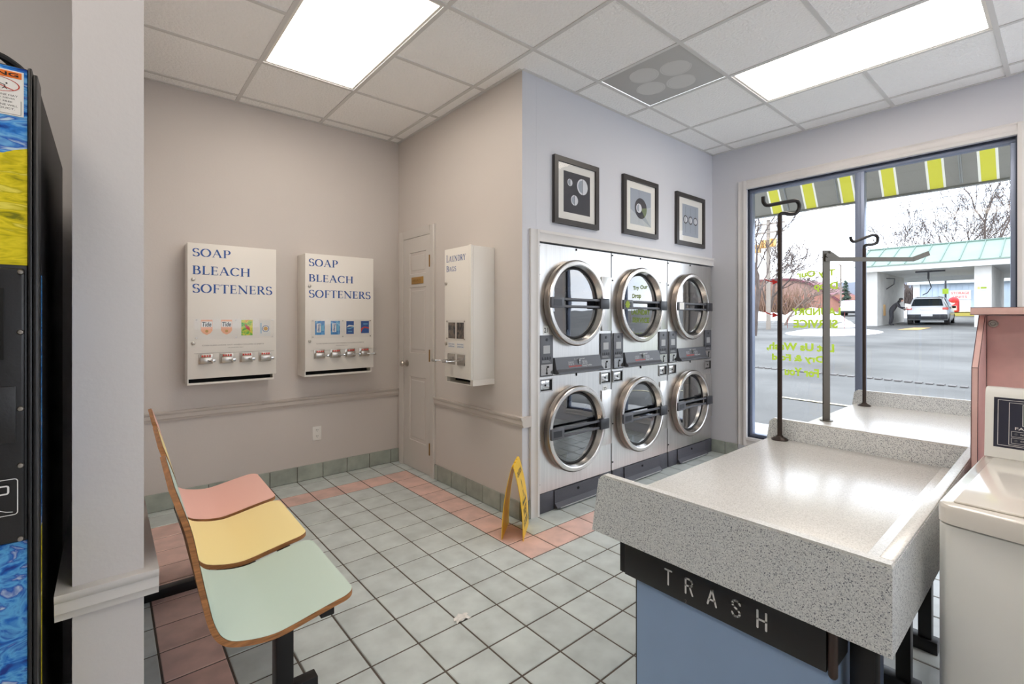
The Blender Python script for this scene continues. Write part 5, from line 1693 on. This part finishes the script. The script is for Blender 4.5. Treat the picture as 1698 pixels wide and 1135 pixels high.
# local frame: -y is towards the car (right in the photo)
V_ = [(0, 0, .92), (0, -.10, 1.12), (0, -.24, 1.32), (0, -.33, 1.43), (0, -.40, 1.50), (0, -.46, 1.56),     # pelvis..neck, head base, head
      (.10, .0, .86), (.12, -.03, .48), (.12, .03, .09), (.12, -.12, .04),
      (-.10, .02, .86), (-.11, 0, .48), (-.11, .08, .09), (-.11, -.07, .04),
      (.19, -.30, 1.36), (.23, -.38, 1.12), (.16, -.55, 1.02), (.12, -.62, 1.0),
      (-.19, -.30, 1.36), (-.24, -.42, 1.13), (-.14, -.62, 1.10), (-.1, -.69, 1.1)]
E_ = [(0, 1), (1, 2), (2, 3), (3, 4), (4, 5), (0, 6), (6, 7), (7, 8), (8, 9), (0, 10), (10, 11), (11, 12), (12, 13), (2, 14), (14, 15), (15, 16), (16, 17), (2, 18), (18, 19), (19, 20), (20, 21)]
R_ = [.15, .155, .16, .07, .08, .10, .10, .075, .05, .045, .10, .075, .05, .045, .07, .05, .038, .035, .07, .05, .038, .035]
skin_obj('body', V_, E_, R_, m_cloth, pt_, 0)
def loc(o, *p): o.location = p; return o
b = MB(); b.sphere((0, -.515, 1.55), .088, 0, 16, 12, (.92, .8, 1.1)); b.sphere((0, -.595, 1.54), .018, 0, 8, 6)
b.v = [(p[0] + pt_.location.x, p[1] + pt_.location.y, p[2] + pt_.location.z) for p in b.v]
b.build('face', m_skin, pt_)
b = MB(); b.sphere((0, -.47, 1.60), .112, 0, 16, 12, (1, 1, .9))
b.v = [(p[0] + pt_.location.x, p[1] + pt_.location.y, p[2] + pt_.location.z) for p in b.v]
b.build('hair', m_hair, pt_)
for sx, hx, hy, hz in ((1, .11, -.65, 1.0), (-1, -.09, -.72, 1.1)):
    V2 = [(hx, hy + .03, hz), (hx, hy - .03, hz)]; E2 = [(0, 1)]; R2 = [.032, .036]
    for k in range(4):
        ax = hx - .03 + .02 * k; base = len(V2)
        V2 += [(ax, hy - .065, hz - .005), (ax, hy - .095 + .006 * abs(k - 1), hz - .03)]; R2 += [.0095, .008]
        E2 += [(1, base), (base, base + 1)]
    base = len(V2); V2 += [(hx - .045 * sx, hy - .03, hz + .005), (hx - .05 * sx, hy - .062, hz - .01)]; R2 += [.0105, .009]; E2 += [(0, base), (base, base + 1)]
    skin_obj('hand', V2, E2, R2, m_skin, pt_, 0)
b = MB()
L_ = pt_.location
b.prism([(-.2, 0), (.12, -.06), (.2, .22), (-.1, .3)], (L_.x - .05, L_.y - .82, L_.z + 1.06), (.25, -.9, 0), (0, .2, 1), (.006, 0, 0))
tag(b.build('paper_sheet', m_paper, None, origin=(L_.x, L_.y - .8, L_.z + 1.1)), 'white sheet of paper held by the bending person outside', 'paper')

# storage building seen through the bay
t = thing('storage_building', 'pale blue metal-sided storage building behind the car wash', 'building', (60, 2, gz(58)))
b = MB(); b.box(56, 64, -14, 9.35, gz(56) - .5, 4.45)
for k in range(60):
    y = 9.3 - k * .39
    b.box(55.95, 56, y - .05, y, gz(56) - .5, 4.3)
b.build('siding', m_blues, t)
b = MB(); b.prism([(55.5, 4.4), (55.5, 4.55), (60, 6.0), (64.5, 4.55), (64.5, 4.4)], (0, 9.7, 0), (1, 0, 0), (0, 0, 1), (0, -24, 0)); b.build('roof', m_groof, t, flat=True)
b = MB(); b.box(55.4, 55.5, -14, 9.7, 4.36, 4.62); b.build('eave_trim', m_fasc, t)
b = MB(); b.box(55.9, 56, 8.9, 9.36, gz(56) - .5, 4.4); b.build('corner_trim', m_fasc, t)
b = MB(); b.box(55.9, 55.945, 5.55, 6.9, 2.95, 3.75, 0)
place(b, sans('STORAGE', .02), (55.89, 6.8, 3.4), (0, -1, 0), (0, 0, 1), 1.15, .22, 1); place(b, sans('UNITS', .02), (55.89, 6.7, 3.08), (0, -1, 0), (0, 0, 1), .9, .2, 1)
tag(b.build('wall_sign', [m_paper, m_tail], t), 'white sign with red lettering')

t = thing('vacuum_station', 'red car vacuum station standing behind the white SUV', 'vacuum', (50, 5.92, 1.805))
b = MB(); b.box(49.8, 50.3, 5.62, 6.2, 1.805, 2.75, bev=.12, seg=4); b.build('housing', m_redv, t)
b = MB(); b.sphere((49.85, 5.92, 2.75), .3, 0, 16, 10, (.6, 1, .8)); b.build('dome', m_redv, t)
b = MB(); b.lathe([(0, 0), (.17, 0), (.17, .03)], (49.795, 6.0, 2.55), (-1, 0, 0), 20); b.box(49.77, 49.8, 5.75, 6.1, 1.95, 2.3); tag(b.build('panel', m_paper, t), 'pale panel')
b = MB(); b.box(49.6, 50.1, 4.98, 5.56, 1.805, 2.72, bev=.03); o = b.build('white_cabinet', m_paper, None, origin=(49.9, 5.3, 1.805))
tag(o, 'white cabinet standing to the right of the red vacuum station', 'cabinet')
b = MB(); b.box(47.6, 50.8, 4.4, 6.4, gz(47.6) - .2, 1.74, 0); b.box(47.55, 47.6, 4.4, 6.4, 1.5, 1.80, 1); b.box(47.55, 50.8, 4.4, 6.4, 1.741, 1.80, 1)
o = b.build('kerb_island', [m_side, m_ylw], None, origin=(49, 5.4, gz(48))); tag(o, 'raised concrete island with yellow painted edge under the vacuum station', 'kerb')
t = thing('lot_post', 'thin dark post with a small yellow-green tag behind the SUV roof', 'post', (49, 6.28, 1.805))
b = MB(); b.cyl((49, 6.28, 1.805), (49, 6.28, 4.6), .06, n=8); b.build('shaft', m_plasd, t)
b = MB(); b.box(48.9, 48.93, 6.1, 6.45, 3.2, 3.6); b.build('tag_plate', m_lime, t)

# far left: arena, slate-roofed block, road sign, cars, snow
t = thing('arched_hall', 'brown arched-roof hall with brick base far across the road', 'building', (88, 28, gz(88)))
arc = [(48, 6.3), (40, 7.2), (35.9, 7.55), (31.5, 7.65), (29, 7.45), (26.8, 6.6), (24.7, 5.2), (22.6, 3.6)]
b = MB(); b.prism([(48, 3.6)] + arc, (85, 0, 0), (0, 1, 0), (0, 0, 1), (14, 0, 0)); b.build('upper_wall', m_tan, t)
b = MB(); b.box(84.9, 99, 22.5, 48, gz(84) - 1, 5.0); b.box(84.9, 99, 24.2, 48, 5.0, 5.15); b.build('brick_base', m_brick, t)
b = MB()
for i in range(len(arc) - 1):
    (y0, z0), (y1, z1) = arc[i], arc[i + 1]
    b.add([(84.6, y0, z0), (84.6, y1, z1), (84.6, y1, z1 + .35), (84.6, y0, z0 + .35), (99.2, y0, z0), (99.2, y1, z1), (99.2, y1, z1 + .35), (99.2, y0, z0 + .35)], [(0, 1, 2, 3), (4, 5, 6, 7), (0, 1, 5, 4), (3, 2, 6, 7), (0, 3, 7, 4), (1, 2, 6, 5)])
b.build('roof_edge', m_maroon, t)
t = thing('slate_roof_block', 'low building with dark slate roof at the edge of the arched hall', 'building', (104, 24, gz(100)))
b = MB(); b.box(100, 108, 16, 27, gz(100) - 1, 4.9); b.build('walls', m_side, t)
b = MB(); b.prism([(99.5, 4.8), (104, 8.0), (108.5, 4.8)], (0, 28.3, 0), (1, 0, 0), (0, 0, 1), (0, -14, 0)); b.build('roof', m_slate, t, flat=True)
t = thing('street_lamp', 'thin grey lamp post left of the window mullion, before the slate roof', 'lamp', (70, 18.75, gz(70)))
b = MB(); b.cyl((70, 18.75, gz(70)), (70, 18.75, 8.0), .09, n=8); b.build('pole', m_wood, t)
b = MB(); b.box(69.3, 70, 18.7, 18.8, 7.95, 8.05); b.build('lamp_arm', m_wood, t)
t = thing('shop_sign', 'small maroon and white roadside sign near the slate-roofed building', 'sign', (70, 17.6, gz(70)))
b = MB(); b.box(70, 70.1, 16.8, 18.4, 2.9, 3.6, 0); b.box(69.98, 70, 16.9, 18.3, 3.1, 3.4, 1); b.build('board', [m_maroon, m_paper], t)
b = MB(); b.cyl((70.05, 17.0, gz(70) - .2), (70.05, 17.0, 2.9), .05, n=6); b.build('post', m_wood, t)
b = MB(); b.cyl((70.05, 18.2, gz(70) - .2), (70.05, 18.2, 2.9), .05, n=6); b.build('post', m_wood, t)

def sedan(label, loc_, rot, body, sc):
    t = thing('parked_car', label, 'car')
    prof = [(0, .35), (.02, .75), (.15, .98), (.45, 1.02), (.8, 1.5), (1.2, 1.58), (2.4, 1.56), (3.1, 1.06), (4.2, .94), (4.5, .7), (4.55, .35)]
    b = MB(); b.prism([(p[0] - 2.25, p[1]) for p in prof], (0, -.86, 0), (1, 0, 0), (0, 0, 1), (0, 1.72, 0)); b.build('body', body, t, ang=25)
    for s in (-1, 1):
        b = MB(); b.prism([(-1.6, 1.05), (-1.35, 1.45), (.1, 1.47), (.7, 1.08)], (0, s * .861, 0), (1, 0, 0), (0, 0, 1), (0, s * .004, 0)); b.build('side_window', m_carg, t)
        for x in (-1.45, 1.45):
            b = MB(); b.cyl((x, s * .65, .34), (x, s * .885, .34), .34, n=20); b.build('wheel', m_tyre, t)
    b = MB(); b.box(-2.29, 2.32, -.87, .87, .3, .5, bev=.03); b.build('bumper', m_carb, t)
    t.location = loc_; t.rotation_euler = (0, 0, rot); t.scale = (sc, sc, sc)
sedan('white parked car half hidden behind the window mullion', (60, 14.95, gz(60)), math.radians(8), m_carw, 1.0)
sedan('dark blue car far off in front of the arched hall', (78, 29.6, gz(78) + .3), math.radians(90), m_bluet, 1.0)

def snow(name, label, cx, cy, rx, ry, h, seed, zoff=0):
    random.seed(seed)
    ph = [random.uniform(0, 6.28) for _ in range(6)]
    b = MB(); n = 22
    vs = []
    for i in range(n + 1):
        for j in range(n + 1):
            u, v = 2 * i / n - 1, 2 * j / n - 1
            r2 = min(1, u * u + v * v)
            z = h * (1 - r2) ** .7 * (.75 + .25 * math.sin(3.1 * u + ph[0]) * math.cos(4.3 * v + ph[1]) + .12 * math.sin(9 * u + ph[2]) * math.sin(8 * v + ph[3]))
            x = cx + rx * u
            vs.append((x, cy + ry * v, gz(x) + zoff + z - .03))
    b.add(vs, [(i * (n + 1) + j, i * (n + 1) + j + 1, (i + 1) * (n + 1) + j + 1, (i + 1) * (n + 1) + j) for i in range(n) for j in range(n)])
    o = b.build(name, m_snow, None, origin=(cx, cy, gz(cx)), ang=80)
    tag(o, label, 'snow', kind='stuff')
snow('snow_bank', 'high snow bank under the bare trees at the left window edge', 47, 23.8, 5, 7.3, 1.9, 1)
snow('snow_bank', 'long low snow bank along the far side of the road', 43, 13.4, 2.6, 2.3, 1.3, 2)
snow('snow_patch', 'flat snow patch on the lot left of the mullion', 28.3, 7.9, 3.6, 2.0, .22, 3)
snow('snow_patch', 'snow heap at the left foot of the car wash', 34.6, 9.0, 1.0, .6, .4, 4)
snow('snow_patch', 'snow strip beyond the bending person', 54, 9.6, 1.3, 1.6, .8, 5)
# utility pole with signal heads
t = thing('utility_pole', 'weathered utility pole with two crossarms at the left of the window', 'pole', (30, 11.71, gz(30)))
b = MB(); b.cyl((30, 11.71, gz(30) - .2), (30, 11.71, 7.2), .13, .10, n=12); b.build('shaft', m_wood, t)
for z in (6.92, 6.42):
    b = MB(); b.box(29.85, 29.9, 10.75, 12.6, z - .05, z + .05); b.build('crossarm', m_wood, t)
    for y in (10.9, 11.3, 12.1, 12.5):
        b = MB(); b.cyl((29.87, y, z + .05), (29.87, y, z + .2), .035, n=8); b.build('insulator', m_ltgrey, t)
b = MB(); b.tube([(29.8, 11.25, 5.72), (29.8, 11.72, 5.66), (29.8, 12.25, 5.5)], .045, 8); b.box(29.78, 29.9, 11.66, 11.76, 5.6, 5.75); b.build('signal_bracket', m_wood, t)
for k, (y, z, lab) in enumerate(((12.16, 5.50, 'lowest and leftmost yellow traffic signal head left of the hanger pole'), (11.85, 5.74, 'middle yellow traffic signal head on the utility pole'), (11.31, 5.78, 'yellow traffic signal head nearest the hanger pole'))):
    s = thing('traffic_signal', lab, 'traffic light', (29.6, y, z), 'traffic signals on the pole')
    b = MB(); b.box(29.5, 29.762, y - .15, y + .15, z - .26, z + .22, bev=.03); b.build('housing', m_sig, s)
    b = MB()
    for q in range(3): b.cyl((29.5, y, z - .17 + .15 * q), (29.42, y, z - .17 + .15 * q), .06, n=12)
    b.build('visor', m_brass, s)
b = MB()
for z in (7.1, 6.6):
    b.tube([Vector((29.87, 30 - 3.2 * k, z + .3 - .05 * k - .004 * (k - 6) ** 2 * -1)) for k in range(13)], .012, 5)
b.tube([Vector((29.7, 12.3 - .25 * k, 6.0 - .1 * math.sin(PI * k / 8))) for k in range(9)], .012, 5)
tag(b.build('overhead_wire', m_plasd, None, origin=(29.8, 12, 7)), 'thin overhead wires strung to the utility pole', 'wire', kind='stuff')

def bare_tree(label, x, y, h, seed, spread=.5, levels=5, r0=.16, lean=(0, 0), mat=None, group='bare winter trees', z0=None):
    rnd = random.Random(seed)
    b = MB()
    z0 = gz(x) - .1 if z0 is None else z0
    def grow(p, d, L, r, lev):
        q = p + d * L * .5 + Vector((rnd.uniform(-.06, .06), rnd.uniform(-.06, .06), 0)) * L
        e = p + d * L + Vector((rnd.uniform(-.08, .08), rnd.uniform(-.08, .08), rnd.uniform(0, .05))) * L
        r1 = r * .66
        b.tube([p, q, e], [r, (r + r1) / 2, r1], 5 if lev < 2 else 3, caps=False)
        if lev >= levels: return
        nb = 3 if lev < 3 else (3 if rnd.random() < .6 else 2)
        for k in range(nb):
            st_ = e if k < 2 else q
            a = rnd.uniform(0, 2 * PI)
            sp = spread * rnd.uniform(.6, 1.3)
            dd = d.normalized()
            u = dd.cross(Vector((.3, .9, .2))).normalized(); w_ = dd.cross(u)
            nd = (dd * math.cos(sp) + (u * math.cos(a) + w_ * math.sin(a)) * math.sin(sp)); nd.z += .08
            nd.normalize()
            grow(st_, nd, L * rnd.uniform(.62, .82), max(r1 * rnd.uniform(.65, .9), .019), lev + 1)
    grow(Vector((x, y, z0)), Vector((lean[0], lean[1], 1)).normalized(), h * .3, r0, 0)
    o = b.build('bare_tree', mat or m_bark, None, origin=(x, y, z0))
    tag(o, label, 'tree', group)
bare_tree('leaning bare tree trunk at the left edge of the window', 24, 10.05, 7.6, 3, .45, 5, .15, (0, -.12))
bare_tree('bare tree behind the utility pole, forking low', 33, 12.9, 7.0, 8, .55, 6, .13, (0, -.2))
bare_tree('small bare tree right of the utility pole by the hanger pole', 36, 13.0, 4.8, 12, .6, 5, .09, (0, -.5), m_barkl)
bare_tree('bare tree above the left end of the mint green roof', 60, 9.9, 11.5, 31, .5, 6, .16)
bare_tree('bare tree with forked trunk over the middle of the mint roof', 62, 8.0, 13, 45, .5, 6, .18, (0, -.1))
bare_tree('bare tree standing over the right half of the mint roof', 60, 6.3, 14, 52, .48, 6, .2)
bare_tree('tall bare tree at the upper right corner of the window', 56, 3.9, 15, 64, .46, 6, .22)
bare_tree('slim bare tree between the two tallest trees over the roof', 66, 5.6, 12, 77, .5, 6, .14)
bare_tree('bare tree just right of the left roof end, thin crown', 66, 10.6, 10.5, 83, .55, 6, .13)
# brush and hedges
def shrub(name, label, cx, cy, rx, ry, h, n, mat, seed, th=.012, kind='stuff'):
    rnd = random.Random(seed)
    b = MB()
    for k in range(n):
        a, r = rnd.uniform(0, 2 * PI), math.sqrt(rnd.random())
        x, y = cx + rx * r * math.cos(a), cy + ry * r * math.sin(a)
        p = Vector((x, y, gz(x)))
        d = Vector((rnd.uniform(-.5, .5), rnd.uniform(-.5, .5), 1)).normalized()
        L = h * rnd.uniform(.5, 1.1) * (1.2 - .6 * r)
        m_ = p + d * L * .55
        b.tube([p, m_, p + d * L + Vector((rnd.uniform(-.2, .2), rnd.uniform(-.2, .2), 0))], [th, th * .7, th * .3], 3, caps=False)
    o = b.build(name, mat, None, origin=(cx, cy, gz(cx))); tag(o, label, 'shrub', kind=kind)
shrub('brush_thicket', 'brown leafless brush behind the snow bank at the left', 57, 26, 3, 9, 4.8, 900, m_brush, 5, .05)
shrub('brush_thicket', 'grey leafless brush seen past the bay between wall and storage building', 72, 13.0, 3, 2.4, 4.6, 500, m_bark, 6, .05)
rnd = random.Random(9)
b = MB()
for k in range(7):
    z = gz(80) + 1.2 + k * .5; r = 1.0 - k * .12
    for q in range(26):
        a = rnd.uniform(0, 2 * PI)
        d = Vector((math.cos(a), math.sin(a), -.25)) * r * rnd.uniform(.7, 1.1)
        p = Vector((80, 20.85, z + rnd.uniform(-.2, .2)))
        b.tube([p, p + d], [.16, .03], 4, caps=False)
b.cyl((80, 20.85, gz(80) - .1), (80, 20.85, gz(80) + 4.6), .12, .04, n=6)
tag(b.build('evergreen_tree', m_ever, None, origin=(80, 20.85, gz(80))), 'small dark evergreen left of the window mullion', 'tree')
# ------------------------------------------------------------------ daylight, camera
w = bpy.data.worlds.new('World'); SC.world = w
w.use_nodes = True
nt = w.node_tree
bg = nt.nodes['Background']
tc = nt.nodes.new('ShaderNodeTexCoord')
mp = nt.nodes.new('ShaderNodeMapping'); mp.inputs['Scale'].default_value = (1.2, 1.2, 4)
n = nt.nodes.new('ShaderNodeTexNoise'); n.inputs['Scale'].default_value = 2.2; n.inputs['Detail'].default_value = 5
r = nt.nodes.new('ShaderNodeValToRGB')
r.color_ramp.elements[0].position = .36; r.color_ramp.elements[0].color = (.76, .88, 1.05, 1)
r.color_ramp.elements[1].position = .58; r.color_ramp.elements[1].color = (.94, .98, 1.05, 1)
nt.links.new(tc.outputs['Generated'], mp.inputs['Vector'])
nt.links.new(mp.outputs['Vector'], n.inputs['Vector'])
nt.links.new(n.outputs['Fac'], r.inputs['Fac'])
nt.links.new(r.outputs['Color'], bg.inputs['Color'])
bg.inputs['Strength'].default_value = 2.6

cd = bpy.data.cameras.new('camera')
cam = bpy.data.objects.new('camera', cd)
COL.objects.link(cam)
cam.location = (0, 0, 1.3232)
yaw = 0.865847577
cam.rotation_euler = (PI / 2, 0, yaw - PI / 2)
cd.sensor_width = 36.0
cd.lens = 789.94 / 1698 * 36
cd.shift_y = -39.11 / 1698
cd.clip_start = .02; cd.clip_end = 500
SC.camera = cam
vs_ = SC.view_settings
vs_.view_transform = 'Standard'; vs_.look = 'None'; vs_.gamma = 1.0; vs_.exposure = 0.55
vs_.use_curve_mapping = False
SC.cycles.max_bounces = 10
SC.cycles.diffuse_bounces = 5
SC.cycles.glossy_bounces = 6
SC.cycles.transparent_max_bounces = 16
SC.cycles.sample_clamp_indirect = 6
SC.cycles.caustics_reflective = False
SC.cycles.caustics_refractive = False
SC.cycles.use_denoising = True
bpy.context.view_layer.update()
